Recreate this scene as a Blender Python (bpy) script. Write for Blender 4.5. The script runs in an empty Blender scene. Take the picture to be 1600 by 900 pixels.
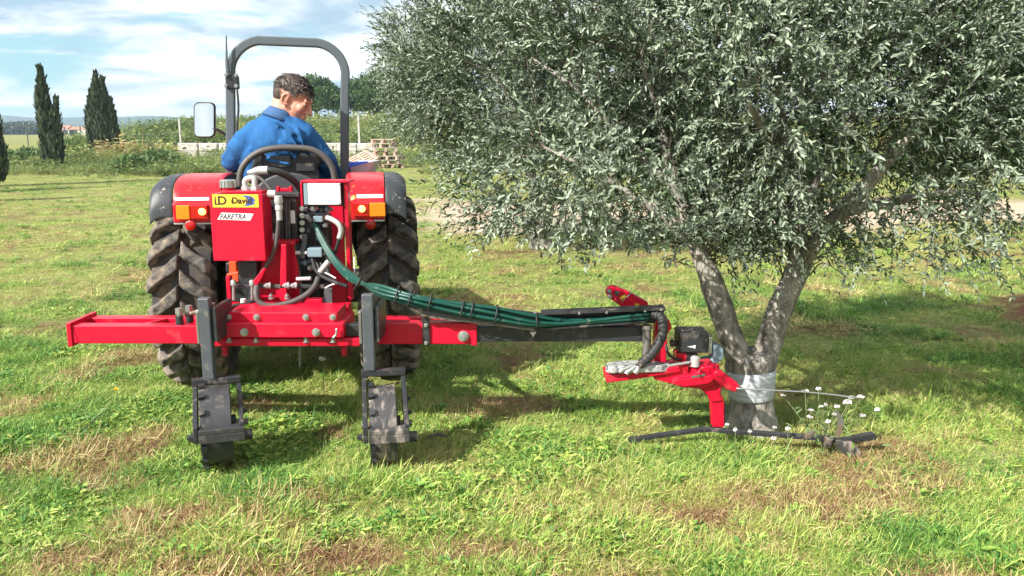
import bpy, bmesh, math, random
import numpy as np
from mathutils import Vector, Matrix

random.seed(7)
RNG = np.random.default_rng(11)
R = math.radians
SC = bpy.context.scene
COL = SC.collection

# ------------------------------------------------------------------ camera
F = 1305.0                      # focal length in pixels of a 1600 px wide frame
PITCH = 10.63
CAMZ = 1.6
cam_d = bpy.data.cameras.new("camera")
cam = bpy.data.objects.new("camera", cam_d)
COL.objects.link(cam)
cam.location = (0, 0, CAMZ)
cam.rotation_euler = (R(90 - PITCH), 0, 0)
cam_d.sensor_width = 36.0
cam_d.lens = 36.0 * F / 1600.0
cam_d.clip_start = 0.05
cam_d.clip_end = 8000
SC.camera = cam

# ------------------------------------------------------------------ light
SUN_SHADOW = (1.02, 0.88)       # metres a shadow runs (x, y) per metre of height
_h = math.hypot(*SUN_SHADOW)
SUN_EL = math.atan(1.0 / _h)
SUN_AZ = math.atan2(-SUN_SHADOW[0], -SUN_SHADOW[1])   # compass-style, from +Y towards +X
SC.view_settings.view_transform = 'Standard'
SC.view_settings.look = 'None'
SC.view_settings.gamma = 1.0
SC.view_settings.exposure = 1.08
sun_d = bpy.data.lights.new("sun", 'SUN')
sun_d.energy = 5.0
sun_d.angle = R(0.5)
sun_d.color = (1.0, 0.955, 0.88)
sun = bpy.data.objects.new("sun", sun_d)
COL.objects.link(sun)
sun.location = (-20, -12, 20)
sun.rotation_euler = Vector((SUN_SHADOW[0], SUN_SHADOW[1], -1.0)).to_track_quat('-Z', 'Y').to_euler()

W = bpy.data.worlds.new("World")
SC.world = W
W.use_nodes = True
nt = W.node_tree
nt.nodes.clear()
def wn(t, **k):
    n = nt.nodes.new(t)
    for a, b in k.items():
        setattr(n, a, b)
    return n
out = wn('ShaderNodeOutputWorld')
bg = wn('ShaderNodeBackground')
bg.inputs['Strength'].default_value = 0.06
sky = wn('ShaderNodeTexSky', sky_type='NISHITA', sun_disc=False)
sky.sun_elevation = SUN_EL
sky.sun_rotation = SUN_AZ
sky.air_density = 1.0
sky.dust_density = 0.6
sky.ozone_density = 1.0
tc = wn('ShaderNodeTexCoord')
sep = wn('ShaderNodeSeparateXYZ')
nt.links.new(tc.outputs['Generated'], sep.inputs[0])
# clouds lie on a flat layer: project the view direction on it
den = wn('ShaderNodeMath', operation='ADD'); den.inputs[1].default_value = 0.16
mx0 = wn('ShaderNodeMath', operation='MAXIMUM'); mx0.inputs[1].default_value = 0.0
nt.links.new(sep.outputs['Z'], mx0.inputs[0]); nt.links.new(mx0.outputs[0], den.inputs[0])
dx = wn('ShaderNodeMath', operation='DIVIDE'); dy = wn('ShaderNodeMath', operation='DIVIDE')
nt.links.new(sep.outputs['X'], dx.inputs[0]); nt.links.new(den.outputs[0], dx.inputs[1])
nt.links.new(sep.outputs['Y'], dy.inputs[0]); nt.links.new(den.outputs[0], dy.inputs[1])
cmb = wn('ShaderNodeCombineXYZ')
nt.links.new(dx.outputs[0], cmb.inputs[0]); nt.links.new(dy.outputs[0], cmb.inputs[1])
cmb.inputs[2].default_value = 1.3
def wnoise(scale, detail, rough, dist):
    n = wn('ShaderNodeTexNoise')
    n.inputs['Scale'].default_value = scale
    n.inputs['Detail'].default_value = detail
    n.inputs['Roughness'].default_value = rough
    n.inputs['Distortion'].default_value = dist
    nt.links.new(cmb.outputs[0], n.inputs['Vector'])
    return n
def wramp(src, p0, p1, c0=(0, 0, 0, 1), c1=(1, 1, 1, 1)):
    r = wn('ShaderNodeValToRGB')
    r.color_ramp.interpolation = 'EASE'
    r.color_ramp.elements[0].position = p0; r.color_ramp.elements[0].color = c0
    r.color_ramp.elements[1].position = p1; r.color_ramp.elements[1].color = c1
    nt.links.new(src, r.inputs[0])
    return r
n1 = wnoise(0.85, 9, 0.60, 0.6)
cover = wramp(n1.outputs['Fac'], 0.33, 0.47)
n2 = wnoise(1.3, 6, 0.55, 0.3)
shade = wramp(n2.outputs['Fac'], 0.33, 0.53, (3.7, 5.3, 6.7, 1), (10.6, 10.8, 10.6, 1))
mixc = wn('ShaderNodeMixRGB')
nt.links.new(cover.outputs[0], mixc.inputs['Fac'])
tint = wn('ShaderNodeMixRGB', blend_type='MIX'); tint.inputs['Fac'].default_value = 0.62
tint.inputs[2].default_value = (3.2, 7.0, 8.0, 1)        # thin high veil over the blue
nt.links.new(sky.outputs[0], tint.inputs[1])
nt.links.new(tint.outputs[0], mixc.inputs[1])
nt.links.new(shade.outputs[0], mixc.inputs[2])
nt.links.new(mixc.outputs[0], bg.inputs['Color'])
nt.links.new(bg.outputs[0], out.inputs[0])

# ------------------------------------------------------------------ geometry of the view (to turn measured angles into places)
_cp, _sp = math.cos(R(PITCH)), math.sin(R(PITCH))
def P(px, py, Y):
    cx = (px - 800.0) / F
    cy = (450.0 - py) / F
    t = Y / (_cp + cy * _sp)
    return Vector((t * cx, Y, CAMZ + t * (-_sp + cy * _cp)))
def G(px, py, z=0.0):
    cx = (px - 800.0) / F
    cy = (450.0 - py) / F
    t = (z - CAMZ) / (-_sp + cy * _cp)
    return Vector((t * cx, t * (_cp + cy * _sp), z))

# ------------------------------------------------------------------ materials
def nodes_of(name):
    m = bpy.data.materials.new(name)
    m.use_nodes = True
    n = m.node_tree.nodes
    return m, m.node_tree, n['Principled BSDF']
def rgb(c):
    return (c[0], c[1], c[2], 1)
def pmat(name, col, rough=0.5, metal=0.0, var=0.15, scale=9.0, bump=0.0, bscale=70.0,
         dirt=None, damt=0.5, dscale=7.0, dsharp=0.12, coat=0.0, spec=0.5, stretch=None, bdist=0.004):
    m, t, b = nodes_of(name)
    N = t.nodes
    tcn = N.new('ShaderNodeTexCoord')
    vec = tcn.outputs['Object']
    if stretch:
        mp = N.new('ShaderNodeMapping'); mp.inputs['Scale'].default_value = stretch
        t.links.new(vec, mp.inputs[0]); vec = mp.outputs[0]
    def noise(s, d=5, r=0.6):
        n = N.new('ShaderNodeTexNoise'); n.inputs['Scale'].default_value = s
        n.inputs['Detail'].default_value = d; n.inputs['Roughness'].default_value = r
        t.links.new(vec, n.inputs['Vector']); return n.outputs['Fac']
    mix = N.new('ShaderNodeMixRGB')
    mix.inputs[1].default_value = rgb([max(0, c * (1 - var)) for c in col])
    mix.inputs[2].default_value = rgb([c * (1 + var) for c in col])
    t.links.new(noise(scale), mix.inputs[0])
    colout = mix.outputs[0]
    b.inputs['Metallic'].default_value = metal
    b.inputs['Coat Weight'].default_value = coat
    b.inputs['Specular IOR Level'].default_value = spec
    rr = N.new('ShaderNodeMapRange')
    rr.inputs['To Min'].default_value = max(0.03, rough - 0.12); rr.inputs['To Max'].default_value = min(1, rough + 0.12)
    t.links.new(noise(scale * 2.3), rr.inputs[0])
    rout = rr.outputs[0]
    if dirt is not None:
        rp = N.new('ShaderNodeValToRGB')
        rp.color_ramp.elements[0].position = 0.62 - damt * 0.35
        rp.color_ramp.elements[1].position = 0.62 - damt * 0.35 + dsharp
        t.links.new(noise(dscale, 9, 0.68), rp.inputs[0])
        m2 = N.new('ShaderNodeMixRGB'); m2.inputs[2].default_value = rgb(dirt)
        t.links.new(rp.outputs[0], m2.inputs[0]); t.links.new(colout, m2.inputs[1]); colout = m2.outputs[0]
        m3 = N.new('ShaderNodeMixRGB'); m3.inputs[2].default_value = (0.9, 0.9, 0.9, 1)
        t.links.new(rp.outputs[0], m3.inputs[0]); t.links.new(rout, m3.inputs[1]); rout = m3.outputs[0]
    t.links.new(colout, b.inputs['Base Color'])
    t.links.new(rout, b.inputs['Roughness'])
    if bump:
        bp = N.new('ShaderNodeBump'); bp.inputs['Strength'].default_value = bump; bp.inputs['Distance'].default_value = bdist
        t.links.new(noise(bscale, 6, 0.65), bp.inputs['Height']); t.links.new(bp.outputs[0], b.inputs['Normal'])
    return m

M = {}
M['red'] = pmat('red_paint', (0.52, 0.0028, 0.026), 0.36, var=0.10, scale=5, bump=0.06, bscale=35, dirt=(0.36, 0.03, 0.04), damt=0.14, dscale=8, coat=0.06, spec=0.35)
M['red_tractor'] = pmat('tractor_red_paint', (0.56, 0.006, 0.016), 0.34, var=0.08, scale=4, bump=0.03, bscale=25, dirt=(0.22, 0.05, 0.035), damt=0.06, dscale=30, dsharp=0.05, coat=0.1, spec=0.4)
M['orange_red'] = pmat('orange_red_paint', (0.75, 0.07, 0.015), 0.4, var=0.1)
M['black'] = pmat('black_painted_steel', (0.022, 0.023, 0.026), 0.45, var=0.3, bump=0.08, bscale=60, dirt=(0.13, 0.11, 0.09), damt=0.22, dscale=13)
M['grey_steel'] = pmat('dark_grey_painted_steel', (0.060, 0.068, 0.078), 0.42, var=0.2, bump=0.06, bscale=60, dirt=(0.17, 0.15, 0.12), damt=0.16, dscale=15)
M['worn'] = pmat('worn_steel', (0.20, 0.19, 0.18), 0.42, metal=0.55, var=0.35, scale=22, bump=0.12, bscale=80, dirt=(0.20, 0.14, 0.09), damt=0.35, dscale=10)
M['drum'] = pmat('scuffed_black_drum', (0.040, 0.040, 0.042), 0.45, metal=0.1, var=0.45, scale=28, bump=0.15, bscale=60, dirt=(0.14, 0.115, 0.095), damt=0.15, dscale=9)
M['drum_muddy'] = pmat('muddy_steel_drum', (0.050, 0.048, 0.048), 0.5, metal=0.1, var=0.5, scale=28, bump=0.2, bscale=60, dirt=(0.30, 0.25, 0.21), damt=0.42, dscale=14, stretch=(1, .35, .35))
M['zinc'] = pmat('zinc_plate', (0.42, 0.43, 0.42), 0.36, metal=0.75, var=0.15, scale=30, bump=0.05)
M['alu'] = pmat('cast_aluminium', (0.46, 0.46, 0.46), 0.45, metal=0.4, var=0.15, scale=30, bump=0.1)
M['alu_dirty'] = pmat('mottled_aluminium', (0.50, 0.50, 0.50), 0.45, metal=0.3, var=0.25, scale=25, bump=0.1, dirt=(0.10, 0.10, 0.11), damt=0.42, dscale=26)
M['blue_grey'] = pmat('blue_grey_paint', (0.16, 0.23, 0.27), 0.5, var=0.2)
M['rubber'] = pmat('black_rubber', (0.020, 0.020, 0.021), 0.6, var=0.3, bump=0.08, dirt=(0.16, 0.13, 0.10), damt=0.12, dscale=15)
M['hose_grey'] = pmat('dusty_rubber_hose', (0.075, 0.066, 0.062), 0.55, var=0.25, scale=20)
M['hose_green'] = pmat('green_hose', (0.002, 0.052, 0.038), 0.42, var=0.22, scale=18, dirt=(0.10, 0.12, 0.09), damt=0.12, dscale=24)
M['tyre'] = pmat('tyre_rubber', (0.026, 0.025, 0.025), 0.7, var=0.35, scale=12, bump=0.3, bscale=30, dirt=(0.15, 0.105, 0.07), damt=0.5, dscale=8, dsharp=0.25)
M['lug'] = pmat('muddy_tyre_lug', (0.038, 0.036, 0.035), 0.7, var=0.4, scale=16, bump=0.5, bscale=45, dirt=(0.30, 0.235, 0.17), damt=0.58, dscale=16, dsharp=0.3, bdist=0.008)
M['fender_black'] = pmat('black_fender_plastic', (0.027, 0.032, 0.038), 0.5, var=0.2, bump=0.05, dirt=(0.42, 0.35, 0.28), damt=0.05, dscale=26, dsharp=0.05)
M['rops'] = pmat('roll_bar_grey', (0.082, 0.098, 0.112), 0.45, var=0.12, bump=0.05, bscale=80)
M['white_paint'] = pmat('white_plate', (0.78, 0.79, 0.78), 0.35, var=0.04, dirt=(0.55, 0.53, 0.48), damt=0.05, dscale=30)
M['yellow'] = pmat('yellow_label', (0.80, 0.52, 0.045), 0.35, var=0.05)
M['label_black'] = pmat('label_print_black', (0.03, 0.012, 0.015), 0.4, var=0.05)
M['label_blue'] = pmat('label_print_blue', (0.05, 0.10, 0.30), 0.4, var=0.2, scale=60)
M['label_white'] = pmat('label_white', (0.80, 0.76, 0.77), 0.4, var=0.05)
M['skin'] = pmat('skin', (0.60, 0.27, 0.19), 0.5, var=0.12, scale=25, bump=0.08, bscale=120)
M['skin'].node_tree.nodes['Principled BSDF'].inputs['Subsurface Weight'].default_value = 0.12
M['skin'].node_tree.nodes['Principled BSDF'].inputs['Subsurface Radius'].default_value = (0.02, 0.008, 0.004)
M['hair'] = pmat('dark_brown_hair', (0.050, 0.032, 0.024), 0.55, var=0.5, scale=80, bump=0.5, bscale=120)
M['jacket'] = pmat('blue_work_jacket', (0.022, 0.105, 0.28), 0.85, var=0.16, scale=6, bump=0.65, bscale=9, bdist=0.03, stretch=(1.0, 1.0, 0.55), spec=0.2)
M['collar'] = pmat('grey_blue_collar', (0.035, 0.09, 0.21), 0.85, var=0.15)
M['trousers'] = pmat('dark_blue_trousers', (0.02, 0.03, 0.07), 0.85, var=0.2, bump=0.4, bscale=14)
M['boots'] = pmat('boot_leather', (0.04, 0.03, 0.022), 0.6, var=0.3)
M['seat'] = pmat('black_seat_plastic', (0.018, 0.018, 0.021), 0.42, var=0.25, bump=0.08)
M['disc_grey'] = pmat('grey_seat_shell', (0.045, 0.046, 0.052), 0.5, var=0.2)
M['concrete'] = pmat('pale_concrete', (0.46, 0.43, 0.41), 0.9, var=0.22, scale=3, bump=0.4, bscale=8, bdist=0.03, dirt=(0.28, 0.26, 0.22), damt=0.25, dscale=2.5)
M['pallet'] = pmat('weathered_pallet_wood', (0.42, 0.33, 0.27), 0.85, var=0.3, scale=4, bump=0.3, bscale=20, stretch=(.4, 3, 3))
M['pallet_b'] = pmat('pink_pallet_wood', (0.50, 0.33, 0.27), 0.85, var=0.3, scale=4, bump=0.3, bscale=20, stretch=(.4, 3, 3))
M['rust'] = pmat('rusty_post', (0.20, 0.065, 0.03), 0.8, var=0.3, scale=10)
M['postdark'] = pmat('dark_metal_post', (0.06, 0.065, 0.065), 0.7, var=0.3)
M['house_wall'] = pmat('house_render', (0.62, 0.56, 0.52), 0.9, var=0.1, scale=1)
M['house_roof'] = pmat('terracotta_roof', (0.36, 0.17, 0.11), 0.9, var=0.2, scale=2)
M['pane'] = pmat('window_glass', (0.03, 0.04, 0.05), 0.1, var=0.1)
M['bark_dark'] = pmat('dark_bark', (0.10, 0.07, 0.05), 0.9, var=0.4, scale=8, bump=0.5, bscale=20, bdist=.02)
M['twig'] = pmat('olive_twig', (0.10, 0.085, 0.065), 0.85, var=0.3, scale=20)
M['wire'] = pmat('fence_wire', (0.25, 0.25, 0.25), 0.5, metal=0.6)
M['petal'] = pmat('white_petal', (0.66, 0.62, 0.60), 0.7, var=0.08, scale=60)
M['petal_y'] = pmat('yellow_petal', (0.85, 0.55, 0.02), 0.7, var=0.1)
M['stem'] = pmat('weed_stem', (0.13, 0.15, 0.06), 0.8, var=0.3)
M['bluecloth'] = pmat('blue_bottle_plastic', (0.008, 0.06, 0.55), 0.4, var=0.3, scale=30)
M['crate'] = pmat('pale_grey_crate', (0.52, 0.53, 0.54), 0.5, var=0.12, dirt=(0.3, 0.27, 0.22), damt=0.15)

def bark_mat():
    m, t, b = nodes_of('olive_bark')
    N = t.nodes
    tcn = N.new('ShaderNodeTexCoord')
    mp = N.new('ShaderNodeMapping'); mp.inputs['Scale'].default_value = (1, 1, 0.45)
    t.links.new(tcn.outputs['Object'], mp.inputs[0])
    def noise(s, d=8, r=0.65):
        n = N.new('ShaderNodeTexNoise'); n.inputs['Scale'].default_value = s
        n.inputs['Detail'].default_value = d; n.inputs['Roughness'].default_value = r
        t.links.new(mp.outputs[0], n.inputs['Vector']); return n.outputs['Fac']
    rp = N.new('ShaderNodeValToRGB')
    e = rp.color_ramp.elements
    e[0].position = 0.30; e[0].color = (0.075, 0.062, 0.052, 1)
    e[1].position = 0.66; e[1].color = (0.40, 0.355, 0.30, 1)
    x = e.new(0.42); x.color = (0.17, 0.15, 0.13, 1)
    x = e.new(0.52); x.color = (0.27, 0.25, 0.22, 1)
    t.links.new(noise(20), rp.inputs[0])
    b.inputs['Roughness'].default_value = 0.92
    b.inputs['Specular IOR Level'].default_value = 0.2
    t.links.new(rp.outputs[0], b.inputs['Base Color'])
    vr = N.new('ShaderNodeTexVoronoi'); vr.inputs['Scale'].default_value = 38
    vr.feature = 'DISTANCE_TO_EDGE'
    t.links.new(mp.outputs[0], vr.inputs['Vector'])
    ad = N.new('ShaderNodeMath'); ad.operation = 'ADD'
    t.links.new(noise(34), ad.inputs[0]); t.links.new(vr.outputs['Distance'], ad.inputs[1])
    bp = N.new('ShaderNodeBump'); bp.inputs['Strength'].default_value = 0.8; bp.inputs['Distance'].default_value = 0.012
    t.links.new(ad.outputs[0], bp.inputs['Height']); t.links.new(bp.outputs[0], b.inputs['Normal'])
    return m
M['bark'] = bark_mat()

def film_mat():
    m, t, b = nodes_of('stretch_film')
    N = t.nodes
    tcn = N.new('ShaderNodeTexCoord')
    mp = N.new('ShaderNodeMapping'); mp.inputs['Scale'].default_value = (3, 3, 55)
    t.links.new(tcn.outputs['Object'], mp.inputs[0])
    n = N.new('ShaderNodeTexNoise'); n.inputs['Scale'].default_value = 1.6; n.inputs['Detail'].default_value = 5
    t.links.new(mp.outputs[0], n.inputs['Vector'])
    rp = N.new('ShaderNodeValToRGB')
    rp.color_ramp.elements[0].position = .3; rp.color_ramp.elements[0].color = (.30, .32, .35, 1)
    rp.color_ramp.elements[1].position = .7; rp.color_ramp.elements[1].color = (.56, .58, .61, 1)
    t.links.new(n.outputs['Fac'], rp.inputs[0]); t.links.new(rp.outputs[0], b.inputs['Base Color'])
    b.inputs['Roughness'].default_value = 0.32
    bp = N.new('ShaderNodeBump'); bp.inputs['Strength'].default_value = 0.5; bp.inputs['Distance'].default_value = 0.004
    t.links.new(n.outputs['Fac'], bp.inputs['Height']); t.links.new(bp.outputs[0], b.inputs['Normal'])
    return m
M['film'] = film_mat()

def lens_mat(name, col, emit=0.0):
    m, t, b = nodes_of(name)
    b.inputs['Base Color'].default_value = rgb(col)
    b.inputs['Roughness'].default_value = 0.18
    b.inputs['Coat Weight'].default_value = 0.4
    if emit:
        b.inputs['Emission Color'].default_value = rgb(col)
        b.inputs['Emission Strength'].default_value = emit
    tcn = t.nodes.new('ShaderNodeTexCoord')
    wv = t.nodes.new('ShaderNodeTexWave'); wv.inputs['Scale'].default_value = 60
    t.links.new(tcn.outputs['Object'], wv.inputs[0])
    bp = t.nodes.new('ShaderNodeBump'); bp.inputs['Strength'].default_value = 0.3; bp.inputs['Distance'].default_value = 0.002
    t.links.new(wv.outputs['Fac'], bp.inputs['Height']); t.links.new(bp.outputs[0], b.inputs['Normal'])
    return m
M['lens_orange'] = lens_mat('orange_lens', (0.90, 0.22, 0.01))
M['lens_red'] = lens_mat('red_lens', (0.40, 0.004, 0.004))
M['lens_lit'] = lens_mat('lit_lamp', (1.0, 0.42, 0.10), 2.2)
mm, t_, b_ = nodes_of('mirror_glass')
b_.inputs['Metallic'].default_value = 1.0; b_.inputs['Roughness'].default_value = 0.03
b_.inputs['Base Color'].default_value = (0.80, 0.83, 0.85, 1)
M['mirror'] = mm

def leaf_mat(name, front, back, var=0.35, rough=0.38, trans=0.2, attr='tone'):
    """Leaf: darker glossy upper side, paler matt under side, a little light passing through."""
    m, t, b = nodes_of(name)
    N = t.nodes
    at = N.new('ShaderNodeAttribute'); at.attribute_name = attr
    geo = N.new('ShaderNodeNewGeometry')
    mix = N.new('ShaderNodeMixRGB')
    mix.inputs[1].default_value = rgb(front); mix.inputs[2].default_value = rgb(back)
    t.links.new(geo.outputs['Backfacing'], mix.inputs[0])
    hs = N.new('ShaderNodeHueSaturation')
    mr = N.new('ShaderNodeMapRange'); mr.inputs['To Min'].default_value = 1 - var; mr.inputs['To Max'].default_value = 1 + var
    t.links.new(at.outputs['Fac'], mr.inputs[0]); t.links.new(mr.outputs[0], hs.inputs['Value'])
    mh = N.new('ShaderNodeMapRange'); mh.inputs['To Min'].default_value = 0.52; mh.inputs['To Max'].default_value = 0.48
    t.links.new(at.outputs['Fac'], mh.inputs[0]); t.links.new(mh.outputs[0], hs.inputs['Hue'])
    t.links.new(mix.outputs[0], hs.inputs['Color'])
    t.links.new(hs.outputs[0], b.inputs['Base Color'])
    b.inputs['Roughness'].default_value = rough
    tr = N.new('ShaderNodeBsdfTranslucent')
    t.links.new(hs.outputs[0], tr.inputs['Color'])
    ms = N.new('ShaderNodeMixShader'); ms.inputs[0].default_value = trans
    o = N['Material Output']
    t.links.new(b.outputs[0], ms.inputs[1]); t.links.new(tr.outputs[0], ms.inputs[2])
    t.links.new(ms.outputs[0], o.inputs['Surface'])
    return m
M['olive'] = leaf_mat('olive_leaf', (0.076, 0.122, 0.058), (0.215, 0.264, 0.188), 0.70, 0.38, 0.26)
M['pine'] = leaf_mat('pine_needles', (0.060, 0.115, 0.034), (0.07, 0.125, 0.04), 0.6, 0.6, 0.15)
M['cypress'] = leaf_mat('cypress_foliage', (0.045, 0.062, 0.030), (0.05, 0.07, 0.035), 0.5, 0.65, 0.12)
M['weedleaf'] = leaf_mat('weed_leaf', (0.10, 0.175, 0.045), (0.13, 0.20, 0.07), 0.45, 0.55, 0.25)
M['woods'] = leaf_mat('far_wood_leaf', (0.05, 0.08, 0.05), (0.05, 0.08, 0.05), 0.4, 0.7, 0.1)

# ------------------------------------------------------------------ object helpers
def org(o):
    """World location of an object whose chain carries no rotation."""
    v = Vector((0, 0, 0))
    while o is not None:
        v += o.location
        o = o.parent
    return v
def tag(o, label=None, cat=None, group=None, kind=None):
    if label: o['label'] = label
    if cat: o['category'] = cat
    if group: o['group'] = group
    if kind: o['kind'] = kind
    return o
def thing(name, loc, label, cat, group=None):
    o = bpy.data.objects.new(name, None)
    o.empty_display_size = 0.1
    COL.objects.link(o)
    o.location = loc
    return tag(o, label, cat, group)

class MB:
    """Collects shapes in world coordinates; build() links them as ONE mesh object."""
    def __init__(s):
        s.v = []; s.f = []
    def add(s, vs, fs):
        b = len(s.v)
        s.v.extend([tuple(v) for v in vs])
        s.f.extend([tuple(i + b for i in f) for f in fs])
        return s
    def hexa(s, a):
        """eight corners: front four counter-clockwise from low left, then back four."""
        return s.add(a, [(0, 1, 2, 3), (5, 4, 7, 6), (4, 0, 3, 7), (1, 5, 6, 2), (3, 2, 6, 7), (4, 5, 1, 0)])
    def box(s, x0, x1, y0, y1, z0, z1):
        return s.hexa([(x0, y0, z0), (x1, y0, z0), (x1, y0, z1), (x0, y0, z1), (x0, y1, z0), (x1, y1, z0), (x1, y1, z1), (x0, y1, z1)])
    def obox(s, c, size, rot=(0, 0, 0)):
        from mathutils import Euler
        m = Euler(rot).to_matrix()
        hx, hy, hz = size[0] / 2, size[1] / 2, size[2] / 2
        a = [(-hx, -hy, -hz), (hx, -hy, -hz), (hx, -hy, hz), (-hx, -hy, hz), (-hx, hy, -hz), (hx, hy, -hz), (hx, hy, hz), (-hx, hy, hz)]
        return s.hexa([Vector(c) + m @ Vector(p) for p in a])
    def bx(s, x0, y0, x1, y1, Y, dep):
        a = P(x0, (y0 + y1) / 2, Y); b = P(x1, (y0 + y1) / 2, Y)
        zt = P((x0 + x1) / 2, y0, Y).z; zb = P((x0 + x1) / 2, y1, Y).z
        return s.box(a.x, b.x, Y, Y + dep, zb, zt)
    def prism(s, pts, dvec):
        """polygon (3D points) extruded along dvec"""
        n = len(pts); d = Vector(dvec)
        pts = [Vector(p) for p in pts]
        nrm = Vector((0, 0, 0))
        for i in range(n):
            a, b = pts[i], pts[(i + 1) % n]
            nrm += a.cross(b)
        if nrm.dot(d) > 0: pts.reverse()
        vs = pts + [p + d for p in pts]
        fs = [tuple(range(n)), tuple(range(2 * n - 1, n - 1, -1))]
        for i in range(n):
            j = (i + 1) % n
            fs.append((j, i, i + n, j + n))
        return s.add(vs, fs)
    def pp(s, pix, Y, dep):
        return s.prism([P(x, y, Y) for x, y in pix], (0, dep, 0))
    def tube(s, pts, r, n=10, closed=False, caps=True):
        pts = [Vector(p) for p in pts]
        m = len(pts)
        rs = r if isinstance(r, (list, tuple, np.ndarray)) else [r] * m
        T = []
        for i in range(m):
            if closed: d = pts[(i + 1) % m] - pts[i - 1]
            else: d = pts[min(i + 1, m - 1)] - pts[max(i - 1, 0)]
            T.append(d.normalized() if d.length > 1e-9 else Vector((0, 0, 1)))
        up = Vector((0, 0, 1)) if abs(T[0].z) < 0.9 else Vector((1, 0, 0))
        N = (up - T[0] * up.dot(T[0])).normalized()
        vs = []
        for i in range(m):
            N = (N - T[i] * N.dot(T[i])).normalized()
            Bn = T[i].cross(N)
            for k in range(n):
                a = 2 * math.pi * k / n
                vs.append(pts[i] + (N * math.cos(a) + Bn * math.sin(a)) * rs[i])
        fs = []
        for i in range(m if closed else m - 1):
            for k in range(n):
                a, b = i * n + k, i * n + (k + 1) % n
                c, d = ((i + 1) % m) * n + (k + 1) % n, ((i + 1) % m) * n + k
                fs.append((a, b, c, d))
        if caps and not closed:
            fs.append(tuple(range(n - 1, -1, -1)))
            fs.append(tuple((m - 1) * n + k for k in range(n)))
        return s.add(vs, fs)
    def sqtube(s, pts, w, up=(0, 1, 0), h=None):
        """square section bar along a path; up fixes its orientation"""
        pts = [Vector(p) for p in pts]; up = Vector(up); m = len(pts); h = h or w
        vs = []
        for i in range(m):
            d0 = (pts[i] - pts[i - 1]).normalized() if i > 0 else (pts[1] - pts[0]).normalized()
            d1 = (pts[i + 1] - pts[i]).normalized() if i < m - 1 else d0
            d = (d0 + d1).normalized()
            a = d.cross(up).normalized()
            k = 1.0 / max(0.5, d.dot(d0))
            b = up
            for (p, q) in ((-1, -1), (1, -1), (1, 1), (-1, 1)):
                vs.append(pts[i] + a * (p * w / 2 * k) + b * (q * h / 2))
        fs = []
        for i in range(m - 1):
            for k in range(4):
                fs.append((i * 4 + k, i * 4 + (k + 1) % 4, (i + 1) * 4 + (k + 1) % 4, (i + 1) * 4 + k))
        fs.append((3, 2, 1, 0)); e = (m - 1) * 4
        fs.append((e, e + 1, e + 2, e + 3))
        return s.add(vs, fs)
    def cyl(s, a, b, r, n=16, r2=None):
        return s.tube([a, b], [r, r if r2 is None else r2], n)
    def lathe(s, c, axis, prof, n=32):
        """profile [(along axis, radius)]"""
        c = Vector(c); ax = Vector(axis).normalized()
        u = Vector((0, 0, 1)) if abs(ax.z) < 0.9 else Vector((1, 0, 0))
        u = (u - ax * u.dot(ax)).normalized(); w = ax.cross(u)
        vs = []; m = len(prof)
        for k in range(n):
            a = 2 * math.pi * k / n
            d = u * math.cos(a) + w * math.sin(a)
            for (t, r) in prof: vs.append(c + ax * t + d * r)
        fs = []
        for k in range(n):
            for i in range(m - 1):
                fs.append((k * m + i, ((k + 1) % n) * m + i, ((k + 1) % n) * m + i + 1, k * m + i + 1))
        return s.add(vs, fs)
    def bolt(s, c, axis, r, L, washer=True):
        c = Vector(c); ax = Vector(axis).normalized()
        if washer: s.tube([c, c + ax * L * 0.25], r * 1.35, 14)
        s.tube([c + ax * L * 0.25, c + ax * L], r, 6)
        s.tube([c + ax * L, c + ax * L * 1.35], r * 0.5, 8)
        return s
    def turn(s, c, a):
        ca, sa = math.cos(a), math.sin(a)
        s.v = [(c[0] + (x - c[0]) * ca - (y - c[1]) * sa, c[1] + (x - c[0]) * sa + (y - c[1]) * ca, z) for (x, y, z) in s.v]
        return s
    def build(s, name, mat, parent=None, smooth=False, bevel=0.0, seg=2, fix=False, auto=None):
        o_ = org(parent) if parent else Vector((0, 0, 0))
        me = bpy.data.meshes.new(name)
        vs = np.array(s.v, dtype=np.float64) - np.array(o_)
        me.from_pydata(vs.tolist(), [], s.f)
        me.materials.append(M[mat] if isinstance(mat, str) else mat)
        if fix:
            bm = bmesh.new(); bm.from_mesh(me)
            bmesh.ops.recalc_face_normals(bm, faces=bm.faces); bm.to_mesh(me); bm.free()
        me.validate()
        if smooth or auto:
            me.polygons.foreach_set('use_smooth', [True] * len(me.polygons))
            if not smooth or auto:
                me.set_sharp_from_angle(angle=R(auto or 40))
        o = bpy.data.objects.new(name, me)
        COL.objects.link(o)
        if parent: o.parent = parent
        if bevel:
            b = o.modifiers.new('bevel', 'BEVEL'); b.width = bevel; b.segments = seg; b.limit_method = 'ANGLE'; b.angle_limit = R(40)
            b.harden_normals = False
        return o

def spline(pts, n=8):
    """Catmull-Rom through the points"""
    pts = [Vector(p) for p in pts]
    q = [pts[0] * 2 - pts[1]] + pts + [pts[-1] * 2 - pts[-2]]
    o = []
    for i in range(1, len(q) - 2):
        p0, p1, p2, p3 = q[i - 1], q[i], q[i + 1], q[i + 2]
        for k in range(n):
            t = k / n
            o.append(0.5 * ((2 * p1) + (p2 - p0) * t + (2 * p0 - 5 * p1 + 4 * p2 - p3) * t * t + (3 * p1 - p0 - 3 * p2 + p3) * t ** 3))
    o.append(pts[-1])
    return o

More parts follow.
